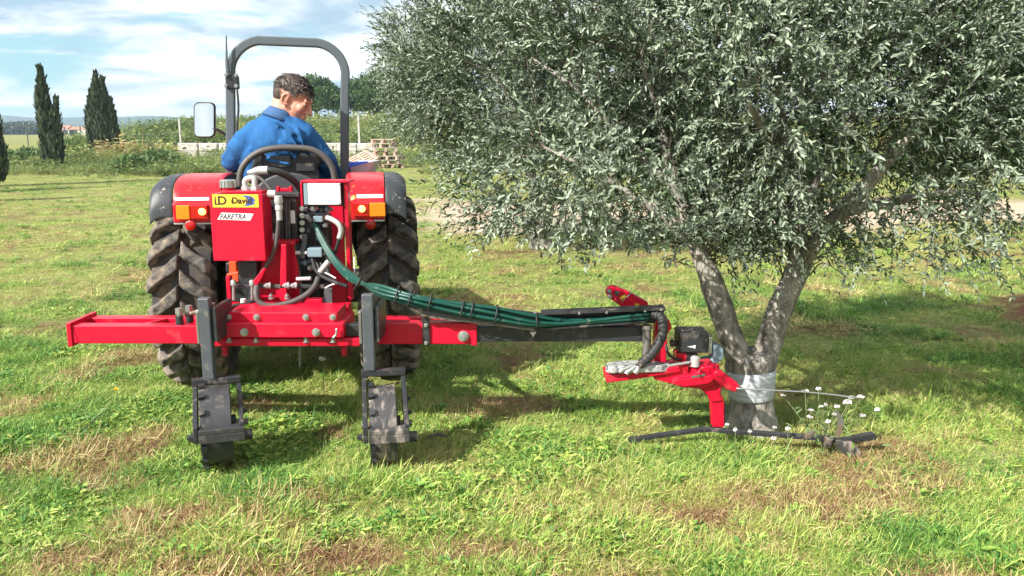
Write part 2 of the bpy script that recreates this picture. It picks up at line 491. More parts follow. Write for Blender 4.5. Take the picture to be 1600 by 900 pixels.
def vnoise(x, y, scale, seed=0, octaves=3):
    """value noise on a plane, 0..1"""
    x = np.asarray(x, float); y = np.asarray(y, float)
    tot = np.zeros_like(x); amp = 1.0; s = 0.0
    for o in range(octaves):
        r = np.random.default_rng(seed * 97 + o)
        tab = r.random((256, 256))
        u = x * scale * 2 ** o + 37.3 * o; v = y * scale * 2 ** o + 11.9 * o
        iu = np.floor(u).astype(int); iv = np.floor(v).astype(int)
        fu = u - iu; fv = v - iv
        fu = fu * fu * (3 - 2 * fu); fv = fv * fv * (3 - 2 * fv)
        a = tab[iu % 256, iv % 256]; b = tab[(iu + 1) % 256, iv % 256]
        c = tab[iu % 256, (iv + 1) % 256]; d = tab[(iu + 1) % 256, (iv + 1) % 256]
        tot += amp * ((a * (1 - fu) + b * fu) * (1 - fv) + (c * (1 - fu) + d * fu) * fv)
        s += amp; amp *= 0.5
    return tot / s

def mesh_np(name, verts, faces_flat, loop_tot, mat, attrs=None, smooth=False):
    """mesh from numpy arrays: all faces with the same corner count loop_tot"""
    me = bpy.data.meshes.new(name)
    nv = len(verts); nf = len(faces_flat) // loop_tot
    me.vertices.add(nv); me.vertices.foreach_set('co', np.ascontiguousarray(verts, np.float32).ravel())
    me.loops.add(nf * loop_tot); me.loops.foreach_set('vertex_index', np.ascontiguousarray(faces_flat, np.int32).ravel())
    me.polygons.add(nf)
    me.polygons.foreach_set('loop_start', np.arange(0, nf * loop_tot, loop_tot, dtype=np.int32))
    me.polygons.foreach_set('loop_total', np.full(nf, loop_tot, np.int32))
    if smooth: me.polygons.foreach_set('use_smooth', np.ones(nf, bool))
    if mat: me.materials.append(M[mat] if isinstance(mat, str) else mat)
    for k, (dom, arr) in (attrs or {}).items():
        a = me.attributes.new(k, 'FLOAT', dom); a.data.foreach_set('value', np.ascontiguousarray(arr, np.float32))
    me.update(calc_edges=True)
    return me
def link(name, me, parent=None):
    o = bpy.data.objects.new(name, me)
    COL.objects.link(o)
    if parent: o.parent = parent
    return o

def unit(a):
    return a / np.maximum(1e-9, np.linalg.norm(a, axis=-1, keepdims=True))
def leaves_geo(pos, d, nrm, L, Wd, fold=0.25):
    """two-quad folded leaves; returns verts (N*6,3) and quad indices"""
    d = unit(d); s = unit(np.cross(d, nrm)); n = np.cross(s, d)
    L = L[:, None]; Wd = Wd[:, None]
    b = pos; t = pos + d * L - n * L * 0.08
    l1 = pos + d * L * 0.32 + s * Wd * 0.5 + n * Wd * fold
    l2 = pos + d * L * 0.70 + s * Wd * 0.42 + n * (Wd * fold - L * 0.02)
    r1 = pos + d * L * 0.32 - s * Wd * 0.5 + n * Wd * fold
    r2 = pos + d * L * 0.70 - s * Wd * 0.42 + n * (Wd * fold - L * 0.02)
    v = np.stack([b, l1, l2, t, r2, r1], 1)
    N = len(pos)
    q = np.array([0, 3, 2, 1, 0, 5, 4, 3])
    idx = (np.arange(N)[:, None] * 6 + q[None, :]).ravel()
    return v.reshape(-1, 3), idx

def capsule(mb, a, b, ra, rb=None, n=14, k=5):
    rb = ra if rb is None else rb
    a = Vector(a); b = Vector(b); d = (b - a)
    L = d.length
    if L < 1e-6: d = Vector((0, 0, 1)); L = 1e-6
    d = d.normalized()
    pts = []; rs = []
    for i in range(k + 1):
        t = math.pi / 2 * i / k
        pts.append(a - d * ra * math.cos(t)); rs.append(max(ra * math.sin(t), 1e-4))
    for i in range(k + 1):
        t = math.pi / 2 * i / k
        pts.append(b + d * rb * math.sin(t)); rs.append(max(rb * math.cos(t), 1e-4))
    mb.tube(pts, rs, n)
def ellipsoid(mb, c, axes, n=18, k=10):
    """axes: three vectors"""
    c = Vector(c); a0, a1, a2 = [Vector(x) for x in axes]
    vs = [c + a2]
    for i in range(1, k):
        t = math.pi * i / k
        for j in range(n):
            p = 2 * math.pi * j / n
            vs.append(c + a0 * (math.sin(t) * math.cos(p)) + a1 * (math.sin(t) * math.sin(p)) + a2 * math.cos(t))
    vs.append(c - a2)
    fs = []
    for j in range(n): fs.append((0, 1 + j, 1 + (j + 1) % n))
    for i in range(k - 2):
        for j in range(n):
            fs.append((1 + i * n + j, 1 + (i + 1) * n + j, 1 + (i + 1) * n + (j + 1) % n, 1 + i * n + (j + 1) % n))
    e = len(vs) - 1
    for j in range(n): fs.append((e, 1 + (k - 2) * n + (j + 1) % n, 1 + (k - 2) * n + j))
    mb.add(vs, fs)
def fuse(o, voxel, smooth=6, fac=0.5):
    """melts overlapping shapes into one continuous skin"""
    m = o.modifiers.new('r', 'REMESH'); m.mode = 'VOXEL'; m.voxel_size = voxel
    m2 = o.modifiers.new('s', 'SMOOTH'); m2.iterations = smooth; m2.factor = fac
    dg = bpy.context.evaluated_depsgraph_get()
    me = bpy.data.meshes.new_from_object(o.evaluated_get(dg))
    o.modifiers.clear(); old = o.data; o.data = me
    me.polygons.foreach_set('use_smooth', [True] * len(me.polygons))
    me.name = o.name
    return o

# =================================================================== THE SETTING
def soil_mask(x, y):
    """1 where the soil is bare: the farm track behind the trees, a red patch on the right, small scuffs"""
    x = np.asarray(x, float); y = np.asarray(y, float)
    n = vnoise(x, y, 0.35, 3, 4) - 0.5
    y0 = 13.2 + 0.10 * np.abs(x) + n * 3.0
    y1 = 20.5 + n * 4.0
    k = (np.clip((y - y0) / 1.2, 0, 1) * np.clip((y1 - y) / 1.5, 0, 1))
    k = k * np.clip((x + 2.4 + n * 2) / 1.2, 0, 1)
    d = np.hypot((x - 5.2) / 1.1, (y - 6.9) / 1.5) + n * 0.7
    red = np.clip((1.0 - d) / 0.35, 0, 1)
    d = np.hypot((x - 2.55) / 1.15, (y - 3.95) / 0.42) + (vnoise(x, y, 2.2, 8, 3) - .5) * 1.3
    scuff = np.clip((1.0 - d) / 0.5, 0, 1) * 0.75
    return k, red, scuff

def ground():
    def axis(lo, hi, fine, grow):
        a = [0.0]; s = fine
        while a[-1] < hi:
            a.append(a[-1] + s); s = max(fine, abs(a[-1]) * grow)
        b = [0.0]
        while b[-1] > lo:
            b.append(b[-1] - max(fine, abs(b[-1]) * grow))
        return np.array(sorted(set(b[1:] + a)))
    xs = axis(-2600, 2600, 0.12, 0.045); ys = axis(-30, 2600, 0.12, 0.03)
    X, Y = np.meshgrid(xs, ys)
    z = (vnoise(X, Y, 0.9, 1, 4) - 0.5) * 0.07 * np.clip(1 - np.hypot(X, Y) / 60, 0, 1)
    z = z - 0.012
    V = np.stack([X.ravel(), Y.ravel(), z.ravel()], 1)
    nx = len(xs); ny = len(ys)
    i = np.arange((ny - 1) * (nx - 1)); r = i // (nx - 1); c = i % (nx - 1); a = r * nx + c
    q = np.stack([a, a + 1, a + 1 + nx, a + nx], 1).ravel()
    k, red, sc = soil_mask(X.ravel(), Y.ravel())
    m, t, b = nodes_of('field_ground')
    N = t.nodes
    tcn = N.new('ShaderNodeTexCoord')
    def noise(s, d=8, rr=0.65):
        n = N.new('ShaderNodeTexNoise'); n.inputs['Scale'].default_value = s
        n.inputs['Detail'].default_value = d; n.inputs['Roughness'].default_value = rr
        t.links.new(tcn.outputs['Object'], n.inputs['Vector']); return n.outputs['Fac']
    def ramp(src, *st):
        rp = N.new('ShaderNodeValToRGB'); e = rp.color_ramp.elements
        e[0].position, e[0].color = st[0][0], rgb(st[0][1]); e[1].position, e[1].color = st[-1][0], rgb(st[-1][1])
        for p, c_ in st[1:-1]:
            x = e.new(p); x.color = rgb(c_)
        t.links.new(src, rp.inputs[0]); return rp.outputs[0]
    def mix(f, a_, b2):
        mx = N.new('ShaderNodeMixRGB'); t.links.new(f, mx.inputs[0])
        for s_, v in ((1, a_), (2, b2)):
            if isinstance(v, tuple): mx.inputs[s_].default_value = rgb(v)
            else: t.links.new(v, mx.inputs[s_])
        return mx.outputs[0]
    thatch = ramp(noise(22, 9), (0.30, (0.045, 0.030, 0.018)), (0.45, (0.15, 0.105, 0.055)), (0.55, (0.16, 0.15, 0.055)), (0.70, (0.34, 0.27, 0.14)))
    big = ramp(noise(0.25, 6), (0.36, (0.20, 0.29, 0.06)), (0.52, (0.28, 0.36, 0.085)), (0.66, (0.36, 0.35, 0.13)))
    gr = mix(ramp(noise(1.4, 8), (0.32, (.25, .25, .25)), (0.60, (.9, .9, .9))), big, thatch)
    def attr(nm):
        a_ = N.new('ShaderNodeAttribute'); a_.attribute_name = nm; return a_.outputs['Fac']
    path = ramp(noise(1.2, 8), (0.32, (0.30, 0.22, 0.15)), (0.5, (0.42, 0.33, 0.24)), (0.66, (0.50, 0.42, 0.32)))
    redc = ramp(noise(5, 8), (0.32, (0.10, 0.035, 0.022)), (0.66, (0.26, 0.105, 0.065)))
    scuf = ramp(noise(9, 8), (0.32, (0.32, 0.25, 0.17)), (0.66, (0.55, 0.46, 0.34)))
    c_ = mix(attr('scuff'), gr, scuf)
    c_ = mix(attr('path'), c_, path)
    c_ = mix(attr('red'), c_, redc)
    t.links.new(c_, b.inputs['Base Color'])
    b.inputs['Roughness'].default_value = 0.95; b.inputs['Specular IOR Level'].default_value = 0.15
    bp = N.new('ShaderNodeBump'); bp.inputs['Strength'].default_value = 0.8; bp.inputs['Distance'].default_value = 0.03
    t.links.new(noise(28, 9, .7), bp.inputs['Height']); t.links.new(bp.outputs[0], b.inputs['Normal'])
    me = mesh_np('ground', V, q, 4, m, {'path': ('POINT', k), 'red': ('POINT', red), 'scuff': ('POINT', sc)}, True)
    tag(link('ground', me), kind='structure')
ground()

def ridge(name, prof, Y, depth, mat, seed):
    xs = np.linspace(-0.62, 0.62, 180)
    pts = []
    px = np.array([p[0] for p in prof], float); py = np.array([p[1] for p in prof], float)
    rows = 7
    V = []
    for j in range(rows):
        f = j / (rows - 1)
        for x in xs:
            p = x * F + 800
            h = np.interp(p, px, py)
            top = (205 - h) / F * Y + (vnoise(np.array([p]), np.array([seed]), 0.02, seed, 3)[0] - .5) * 0.004 * Y
            rise = math.sin(f * math.pi * 0.5) if f <= 1 else 1
            rough = (vnoise(np.array([p]), np.array([f * 90]), 0.03, seed + 5, 3)[0] - .5) * 0.006 * Y * math.sin(f * math.pi)
            YY = Y + f * depth
            V.append((x * YY * 1.05, YY, max(-0.3, top * 1.0 * rise + rough) + CAMZ * f))
    nx = len(xs); idx = []
    for j in range(rows - 1):
        for i in range(nx - 1):
            a = j * nx + i; idx += [a, a + 1, a + 1 + nx, a + nx]
    me = mesh_np(name, np.array(V), np.array(idx), 4, mat, smooth=True)
    tag(link(name, me), kind='structure')
M['hill'] = pmat('hill_scrub', (0.045, 0.075, 0.055), 0.95, var=0.35, scale=0.012, spec=0.1)
ridge('hills', [(0, 178), (60, 175), (120, 180), (200, 178), (270, 176), (340, 183), (430, 189), (600, 193), (900, 186), (1200, 178), (1600, 182)], 1500, 420, 'hill', 4)
ridge('low_hills', [(0, 193), (140, 190), (260, 195), (420, 197), (800, 199), (1200, 194), (1600, 197)], 1100, 260, 'hill', 9)

def earth_bank():
    # long overgrown mound across the field, 60 to 90 m away
    xs = np.linspace(-38, 60, 150); ys = np.linspace(58, 96, 30)
    X, Y = np.meshgrid(xs, ys)
    across = np.clip(1 - np.abs((Y - 78) / 17) ** 2.2, 0, 1)
    along = np.clip((X + 36.5) / 8, 0, 1); along = along * along * (3 - 2 * along)
    Z = 2.25 * across * along * (0.9 + 0.3 * (vnoise(X, Y, 0.08, 21, 3) - .5)) - 0.06
    nx = len(xs); ny = len(ys)
    i = np.arange((ny - 1) * (nx - 1)); a = (i // (nx - 1)) * nx + i % (nx - 1)
    q = np.stack([a, a + 1, a + 1 + nx, a + nx], 1).ravel()
    M['bank'] = pmat('bank_soil_and_weeds', (0.17, 0.20, 0.06), 0.95, var=0.4, scale=0.5, bump=0.6, bscale=2, bdist=.2)
    me = mesh_np('earth_bank', np.stack([X.ravel(), Y.ravel(), Z.ravel()], 1), q, 4, 'bank', smooth=True)
    tag(link('earth_bank', me), kind='structure')
    return lambda x, y: 2.25 * np.clip(1 - np.abs((y - 78) / 17) ** 2.2, 0, 1) * (lambda s: s * s * (3 - 2 * s))(np.clip((x + 36.5) / 8, 0, 1))
bank_h = earth_bank()

# ------------------------------------------------------------------ grass and weeds: scattered ground cover
def grass_mat(name='grass_blades', greens=((0.52, 0.56, 0.16), (0.35, 0.48, 0.09), (0.18, 0.34, 0.06), (0.075, 0.19, 0.04))):
    m, t, b = nodes_of(name)
    N = t.nodes
    ti = N.new('ShaderNodeAttribute'); ti.attribute_type = 'INSTANCER'; ti.attribute_name = 'tint'
    bl = N.new('ShaderNodeAttribute'); bl.attribute_name = 'tone'
    hg = N.new('ShaderNodeAttribute'); hg.attribute_name = 'along'
    a = N.new('ShaderNodeMath'); a.operation = 'MULTIPLY_ADD'; a.inputs[1].default_value = 0.55
    t.links.new(bl.outputs['Fac'], a.inputs[0]); t.links.new(ti.outputs['Fac'], a.inputs[2])
    s = N.new('ShaderNodeMath'); s.operation = 'SUBTRACT'; s.inputs[1].default_value = 0.275
    t.links.new(a.outputs[0], s.inputs[0])
    rp = N.new('ShaderNodeValToRGB'); e = rp.color_ramp.elements
    e[0].position = 0.0; e[0].color = (0.19, 0.075, 0.042, 1)
    e[1].position = 1.0; e[1].color = rgb(greens[3])
    for p, c in ((0.14, (0.33, 0.175, 0.10)), (0.30, (0.58, 0.49, 0.24)), (0.46, greens[0]), (0.62, greens[1]), (0.80, greens[2])):
        x = e.new(p); x.color = rgb(c)
    t.links.new(s.outputs[0], rp.inputs[0])
    # withered base of each blade
    mx = N.new('ShaderNodeMixRGB'); mx.inputs[2].default_value = (0.28, 0.22, 0.10, 1)
    r2 = N.new('ShaderNodeMapRange'); r2.inputs['From Min'].default_value = 0.0; r2.inputs['From Max'].default_value = 0.45
    r2.inputs['To Min'].default_value = 0.55; r2.inputs['To Max'].default_value = 0.0
    t.links.new(hg.outputs['Fac'], r2.inputs[0]); t.links.new(r2.outputs[0], mx.inputs[0]); t.links.new(rp.outputs[0], mx.inputs[1])
    t.links.new(mx.outputs[0], b.inputs['Base Color'])
    b.inputs['Roughness'].default_value = 0.5; b.inputs['Specular IOR Level'].default_value = 0.35
    tr = N.new('ShaderNodeBsdfTranslucent'); t.links.new(mx.outputs[0], tr.inputs['Color'])
    ms = N.new('ShaderNodeMixShader'); ms.inputs[0].default_value = 0.28
    t.links.new(b.outputs[0], ms.inputs[1]); t.links.new(tr.outputs[0], ms.inputs[2])
    t.links.new(ms.outputs[0], N['Material Output'].inputs['Surface'])
    return m
M['grass'] = grass_mat()
M['weeds'] = grass_mat('weed_blades', ((0.40, 0.38, 0.15), (0.29, 0.33, 0.10), (0.17, 0.235, 0.075), (0.085, 0.14, 0.05)))

def blade_tuft(name, seed, n, rad, hmin, hmax, wid, lean, curl, segs=3, tip=0.15, mat='grass'):
    rg = np.random.default_rng(seed)
    ang = rg.random(n) * 2 * np.pi; rr = np.sqrt(rg.random(n)) * rad
    base = np.stack([np.cos(ang) * rr, np.sin(ang) * rr, np.zeros(n) - 0.012], 1)
    az = rg.random(n) * 2 * np.pi
    ln = np.clip(lean + rg.normal(0, 0.3, n), 0.05, 1.5)
    H = hmin + (hmax - hmin) * rg.random(n) ** 1.5
    cu = curl * (0.4 + rg.random(n)) * rg.choice([1, 1, 1, -0.4], n)
    w = wid * (0.6 + 0.8 * rg.random(n))
    hd = np.stack([np.cos(az), np.sin(az), 0 * az], 1)
    tw = rg.random(n) * np.pi
    side = np.stack([-np.sin(az + .6 * np.sin(tw)), np.cos(az + .6 * np.sin(tw)), 1.0 * np.sin(tw * 6)], 1); side = unit(side)
    p = base.copy(); V = []; al = []
    th = ln.copy()
    for k in range(segs + 1):
        f = k / segs
        ww = w * (1 - f ** 1.6 * (1 - tip))
        V += [p - side * ww[:, None] / 2, p + side * ww[:, None] / 2]; al += [np.full(n, f)] * 2
        d = hd * np.sin(th)[:, None] + np.array([0, 0, 1]) * np.cos(th)[:, None]
        p = p + d * (H / segs)[:, None]
        th = th + cu / segs
    V = np.stack(V, 1); m = V.shape[1]
    q = []
    for k in range(segs): q += [2 * k, 2 * k + 1, 2 * k + 3, 2 * k + 2]
    idx = (np.arange(n)[:, None] * m + np.array(q)[None, :]).ravel()
    tone = np.repeat(rg.random(n), m)
    V = V.reshape(-1, 3); V[:, 2] = np.maximum(V[:, 2], 0.002 + 0.01 * tone * (V[:, 2] < 0.002) - 0.014 * (np.tile(np.stack(al, 1)[0], n) == 0))
    me = mesh_np(name, V, idx, 4, mat, {'tone': ('POINT', tone), 'along': ('POINT', np.tile(np.stack(al, 1)[0], n))}, True)
    return bpy.data.objects.new(name, me)
def leafy_weed(name, seed, n, h, leaf, mat='grass'):
    """broad-leaved weed: leaves held along a few short stems"""
    rg = np.random.default_rng(seed)
    f = rg.random(n)
    az = rg.random(n) * 2 * np.pi
    rad = h * (0.15 + 0.5 * rg.random(n))
    pos = np.stack([np.cos(az) * rad * f, np.sin(az) * rad * f, h * f * (0.6 + .4 * rg.random(n))], 1)
    d = np.stack([np.cos(az), np.sin(az), 0.1 + 0.7 * rg.random(n) - .3 * f], 1)
    V, q = leaves_geo(pos, d, np.array([0, 0, 1.0]) + rg.normal(0, .35, (n, 3)), leaf * (0.6 + .8 * rg.random(n)), leaf * .42 * (0.7 + .6 * rg.random(n)), 0.15)
    tone = np.repeat(rg.random(n), 6)
    me = mesh_np(name, V, q, 4, mat, {'tone': ('POINT', tone), 'along': ('POINT', np.full(len(V), .8))})
    return bpy.data.objects.new(name, me)

def scatter(name, pts, rotz, tilt, scl, idx, tint, variants, mat_list=None):
    me = bpy.data.meshes.new(name)
    n = len(pts)
    me.vertices.add(n); me.vertices.foreach_set('co', np.ascontiguousarray(pts, np.float32).ravel())
    rot = np.stack([tilt * np.cos(rotz * 3), tilt * np.sin(rotz * 3), rotz], 1)
    a = me.attributes.new('rot', 'FLOAT_VECTOR', 'POINT'); a.data.foreach_set('vector', rot.astype(np.float32).ravel())
    a = me.attributes.new('scl', 'FLOAT', 'POINT'); a.data.foreach_set('value', scl.astype(np.float32))
    a = me.attributes.new('pick', 'INT', 'POINT'); a.data.foreach_set('value', idx.astype(np.int32))
    a = me.attributes.new('tint', 'FLOAT', 'POINT'); a.data.foreach_set('value', tint.astype(np.float32))
    o = link(name, me)
    col = bpy.data.collections.new(name + '_kinds')
    for i, v in enumerate(variants):
        v.name = '%s_kind_%02d' % (name, i)
        col.objects.link(v)
    g = bpy.data.node_groups.new(name, 'GeometryNodeTree')
    g.interface.new_socket('Geometry', in_out='INPUT', socket_type='NodeSocketGeometry')
    g.interface.new_socket('Geometry', in_out='OUTPUT', socket_type='NodeSocketGeometry')
    N = g.nodes
    gi = N.new('NodeGroupInput'); go = N.new('NodeGroupOutput')
    ip = N.new('GeometryNodeInstanceOnPoints')
    ci = N.new('GeometryNodeCollectionInfo'); ci.inputs['Collection'].default_value = col
    ci.inputs['Separate Children'].default_value = True; ci.inputs['Reset Children'].default_value = True
    ip.inputs['Pick Instance'].default_value = True
    def na(nm, ty):
        x = N.new('GeometryNodeInputNamedAttribute'); x.data_type = ty; x.inputs['Name'].default_value = nm
        return [s for s in x.outputs if s.enabled and s.name == 'Attribute'][0]
    L = g.links.new
    L(gi.outputs[0], ip.inputs['Points']); L(ci.outputs[0], ip.inputs['Instance'])
    L(na('pick', 'INT'), ip.inputs['Instance Index'])
    L(na('rot', 'FLOAT_VECTOR'), ip.inputs['Rotation']); L(na('scl', 'FLOAT'), ip.inputs['Scale'])
    L(ip.outputs[0], go.inputs[0])
    md = o.modifiers.new('scatter', 'NODES'); md.node_group = g
    return tag(o, kind='stuff')

def grass_points(n, y0, y1, power, spread, margin, rg):
    # density falls with distance: pdf of Y ~ Y^-power over a wedge that widens with Y
    u = rg.random(n)
    k = 2 - power
    if abs(k) < 1e-6: Y = y0 * (y1 / y0) ** u
    else: Y = (y0 ** k + u * (y1 ** k - y0 ** k)) ** (1 / k)
    X = (rg.random(n) * 2 - 1) * (spread * Y + margin)
    return X, Y

def ground_tint(X, Y):
    base = 0.60 + 0.62 * (vnoise(X, Y, 0.55, 31, 4) - 0.5) + 0.62 * (vnoise(X, Y, 2.6, 32, 3) - 0.5)
    base += 0.10 * np.clip(-(X + 0.6) / 1.6, 0, 1)                 # lusher on the left
    base -= 0.16 * np.clip((4.4 - Y) / 1.2, 0, 1) * np.clip(1 - np.abs(X - 0.1) / 2.6, 0, 1)
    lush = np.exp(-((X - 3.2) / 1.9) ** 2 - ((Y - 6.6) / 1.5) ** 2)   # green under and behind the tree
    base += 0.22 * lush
    base += 0.10 * np.exp(-((X - 0.2) / 1.2) ** 2 - ((Y - 4.9) / .5) ** 2)
    return base

def make_grass():
    rg = np.random.default_rng(5)
    V = []
    for i in range(5): V.append(blade_tuft('t', 100 + i, 30, 0.080, 0.030, 0.090, 0.0044, 0.85, 1.1))         # 0-4 short matted turf
    for i in range(3): V.append(blade_tuft('t', 120 + i, 26, 0.055, 0.045, 0.10, 0.0048, 0.65, 1.4, 4))       # 5-7 taller tufts
    for i in range(3): V.append(blade_tuft('t', 140 + i, 34, 0.085, 0.04, 0.10, 0.0032, 1.40, 0.4, 3, .5))   # 8-10 flattened straw
    for i in range(2): V.append(leafy_weed('t', 160 + i, 26, 0.035, 0.030))                                    # 11-12 broad leaves
    for i in range(2): V.append(blade_tuft('t', 180 + i, 46, 0.09, 0.05, 0.12, 0.0032, 1.25, 1.8, 4, .6))    # 13-14 withered brown mats
    X1, Y1 = grass_points(60000, 1.9, 6.2, 1.0, 0.66, 0.7, rg)
    X2, Y2 = grass_points(52000, 6.2, 46, 1.75, 0.68, 1.0, rg)
    X = np.concatenate([X1, X2]); Y = np.concatenate([Y1, Y2])
    k, red, sc = soil_mask(X, Y)
    keep = rg.random(len(X)) > np.clip(k * 1.05 + red * 1.0 + sc * 0.75, 0, 1)
    for (gx, gy, ga, gb) in ((-1.36, 3.84, .10, .17), (-.64, 3.84, .09, .17), (-2.05, 5.4, .20, .35), (-.80, 5.4, .20, .35), (1.26, 4.42, .15, .15)):
        keep &= ((X - gx) / ga) ** 2 + ((Y - gy) / gb) ** 2 > 1
    X = X[keep]; Y = Y[keep]
    n = len(X)
    t = ground_tint(X, Y) + rg.normal(0, 0.07, n)
    c = rg.random(n)
    clump = vnoise(X, Y, 1.7, 41, 3)
    idx = rg.integers(0, 5, n)
    tall = (c < 0.05 + 0.22 * np.clip((clump - 0.55) * 5, 0, 1)); idx[tall] = rg.integers(5, 8, tall.sum())
    dry = (~tall) & (c > 0.80 - 0.38 * np.clip((0.56 - t) * 3, 0, 1)); idx[dry] = rg.integers(8, 11, dry.sum()); t[dry] -= 0.24
    w = (rg.random(n) < 0.02 + 0.07 * (vnoise(X, Y, 1.1, 55, 3) > 0.60)) & ~dry; idx[w] = rg.integers(11, 13, w.sum()); t[w] = np.clip(t[w] + 0.22, .75, 1)
    mats = ((-1.05, 2.78, .30, .16), (-.62, 2.98, .26, .13), (-.42, 2.62, .20, .12), (-1.25, 3.25, .28, .10), (-.95, 3.45, .25, .09), (-.1, 2.95, .2, .1), (.75, 3.25, .16, .08), (.1, 2.6, .3, .12), (-1.6, 2.9, .25, .1), (1.5, 2.75, .3, .1), (.45, 2.75, .2, .09))
    inmat = np.zeros(n)
    wob = (vnoise(X, Y, 6, 91, 2) - .5) * 1.4
    for (ax_, ay_, aw_, ah_) in mats: inmat = np.maximum(inmat, 1 - ((X - ax_) / aw_) ** 2 - ((Y - ay_) / ah_) ** 2 + wob)
    bm_ = (inmat > 0.25) & (rg.random(n) < .8); idx[bm_] = rg.integers(13, 15, bm_.sum()); t[bm_] = 0.0 + 0.2 * rg.random(bm_.sum())
    rose = (vnoise(X, Y, 1.5, 93, 3) > .655) & (rg.random(n) < .22) & (X < .6); idx[rose] = rg.integers(11, 13, rose.sum()); t[rose] = .62 + .3 * rg.random(rose.sum())
    brown = (vnoise(X, Y, 2.1, 66, 3) > 0.64) & (rg.random(n) < 0.7) & (Y < 22); idx[brown] = rg.integers(13, 15, brown.sum()); t[brown] = 0.06 + 0.12 * rg.random(brown.sum())
    lump = vnoise(X, Y, 4.5, 43, 2)
    scl = (0.70 + 0.50 * rg.random(n)) * (0.85 + 0.40 * np.clip((clump - 0.40) * 2.5, 0, 1)) * (0.72 + 0.62 * np.clip((lump - .3) * 2, 0, 1))
    t = t + 0.22 * (lump - .5)
    l2 = vnoise(X, Y, 1.3, 47, 3); far_ = np.clip((Y - 4.5) / 2, 0, 1)
    scl = scl * (1 - far_ + far_ * (0.45 + 1.15 * l2)); t = t + far_ * 0.35 * (l2 - .5) * np.maximum(1, (Y / 5.0)) ** 0.55
    # worn lower where the machine has passed
    z = (vnoise(X, Y, 0.9, 1, 4) - 0.5) * 0.07 - 0.012
    pts = np.stack([X, Y, z], 1)
    o = scatter('grass', pts, rg.random(n) * 6.283, rg.random(n) * 0.25, scl, idx, np.clip(t, -0.1, 1.1), V)
    tag(o, 'green and straw coloured pasture grass covering the ground', 'grass')
make_grass()

def make_weeds():
    rg = np.random.default_rng(15)
    V = [leafy_weed('w', 300 + i, 60, 0.55, 0.13, 'weeds') for i in range(4)] + [blade_tuft('w', 320 + i, 40, 0.22, 0.35, 0.8, 0.016, 0.35, 0.8, 3, .15, 'weeds') for i in range(3)]
    # band of tall weeds from 27 m out to the fence, thinner to the right of the tractor
    n = 9000
    u = rg.random(n); Y = 27 * (62 / 27.) ** u
    X = (rg.random(n) * 2 - 1) * (0.66 * Y)
    edge = 27.5 + 4.0 * (vnoise(X, 0 * X, 0.18, 71, 3) - .5) * 2 + 3.5 * np.clip((-X - 9) / 4, 0, 1) + 5 * np.clip((X + 3) / 3, 0, 1)
    keep = (Y > edge) & (vnoise(X, Y, 0.22, 72, 3) > 0.36)
    X = X[keep]; Y = Y[keep]; n = len(X)
    t = 0.82 + 0.5 * (vnoise(X, Y, 0.15, 73, 3) - .5) + rg.normal(0, .07, n)
    # dry seedy strip in front of the bank
    dryb = np.exp(-((Y - 50) / 6) ** 2) * np.clip((X + 25.5) / 2.5, 0, 1) * np.clip((-X - 17) / 3, 0, 1)
    t -= 0.58 * np.clip(dryb * 1.6, 0, 1) * (vnoise(X, Y, 0.4, 74, 2) > .36)
    idx = np.where(rg.random(n) < 0.72, rg.integers(0, 4, n), rg.integers(4, 7, n))
    scl = (0.45 + 0.8 * rg.random(n) ** 2) * (0.35 + 1.6 * (vnoise(X, Y, 0.33, 75, 2)) ** 1.5)
    scl *= 1 + .7 * np.clip(dryb * 1.6, 0, 1)
    far_l = (1 - np.clip(dryb * 2, 0, 1)) * np.clip((-X - 16) / 3, 0, 1) * np.clip((Y - 40) / 6, 0, 1)
    scl *= (1 - 0.45 * far_l)
    o = scatter('tall_weeds', np.stack([X, Y, np.zeros(n)], 1), rg.random(n) * 6.28, rg.random(n) * .2, scl, idx, np.clip(t, 0, 1), V)
    tag(o, 'tall green weeds with dry stalks growing between the grass and the fence', 'weeds')
    # weeds covering the bank
    V2 = [leafy_weed('w', 400 + i, 55, 0.9, 0.24, 'weeds') for i in range(4)] + [blade_tuft('w', 420 + i, 30, 0.35, 0.6, 1.3, 0.03, 0.3, 0.7, 3, .15, 'weeds') for i in range(2)]
    n = 6500
    X = -37 + 97 * rg.random(n); Y = 60 + 26 * rg.random(n)
    h = bank_h(X, Y); keep = h > 0.25; X, Y, h = X[keep], Y[keep], h[keep]; n = len(X)
    t = 0.80 + 0.75 * (vnoise(X, Y, 0.13, 83, 3) - .5) + rg.normal(0, .06, n) - 0.26 * np.clip((X + 12) / 6, 0, 1) * (vnoise(X, Y, 0.2, 85, 2) > .45)
    idx = np.where(rg.random(n) < 0.75, rg.integers(0, 4, n), rg.integers(4, 6, n))
    o = scatter('bank_weeds', np.stack([X, Y, h - 0.1], 1), rg.random(n) * 6.28, rg.random(n) * .25, (0.5 + 1.0 * rg.random(n) ** 2) * (0.5 + 1.0 * vnoise(X, Y, .16, 88, 2)), idx, np.clip(t + .3 * (vnoise(X, Y, .3, 89, 2) - .5), .1, 1), V2)
    tag(o, 'yellow green weeds and dry grass covering the long earth bank', 'weeds')
make_weeds()

# ------------------------------------------------------------------ olive trees
def rnd_dir(rg, n):
    return unit(rg.normal(0, 1, (n, 3)))

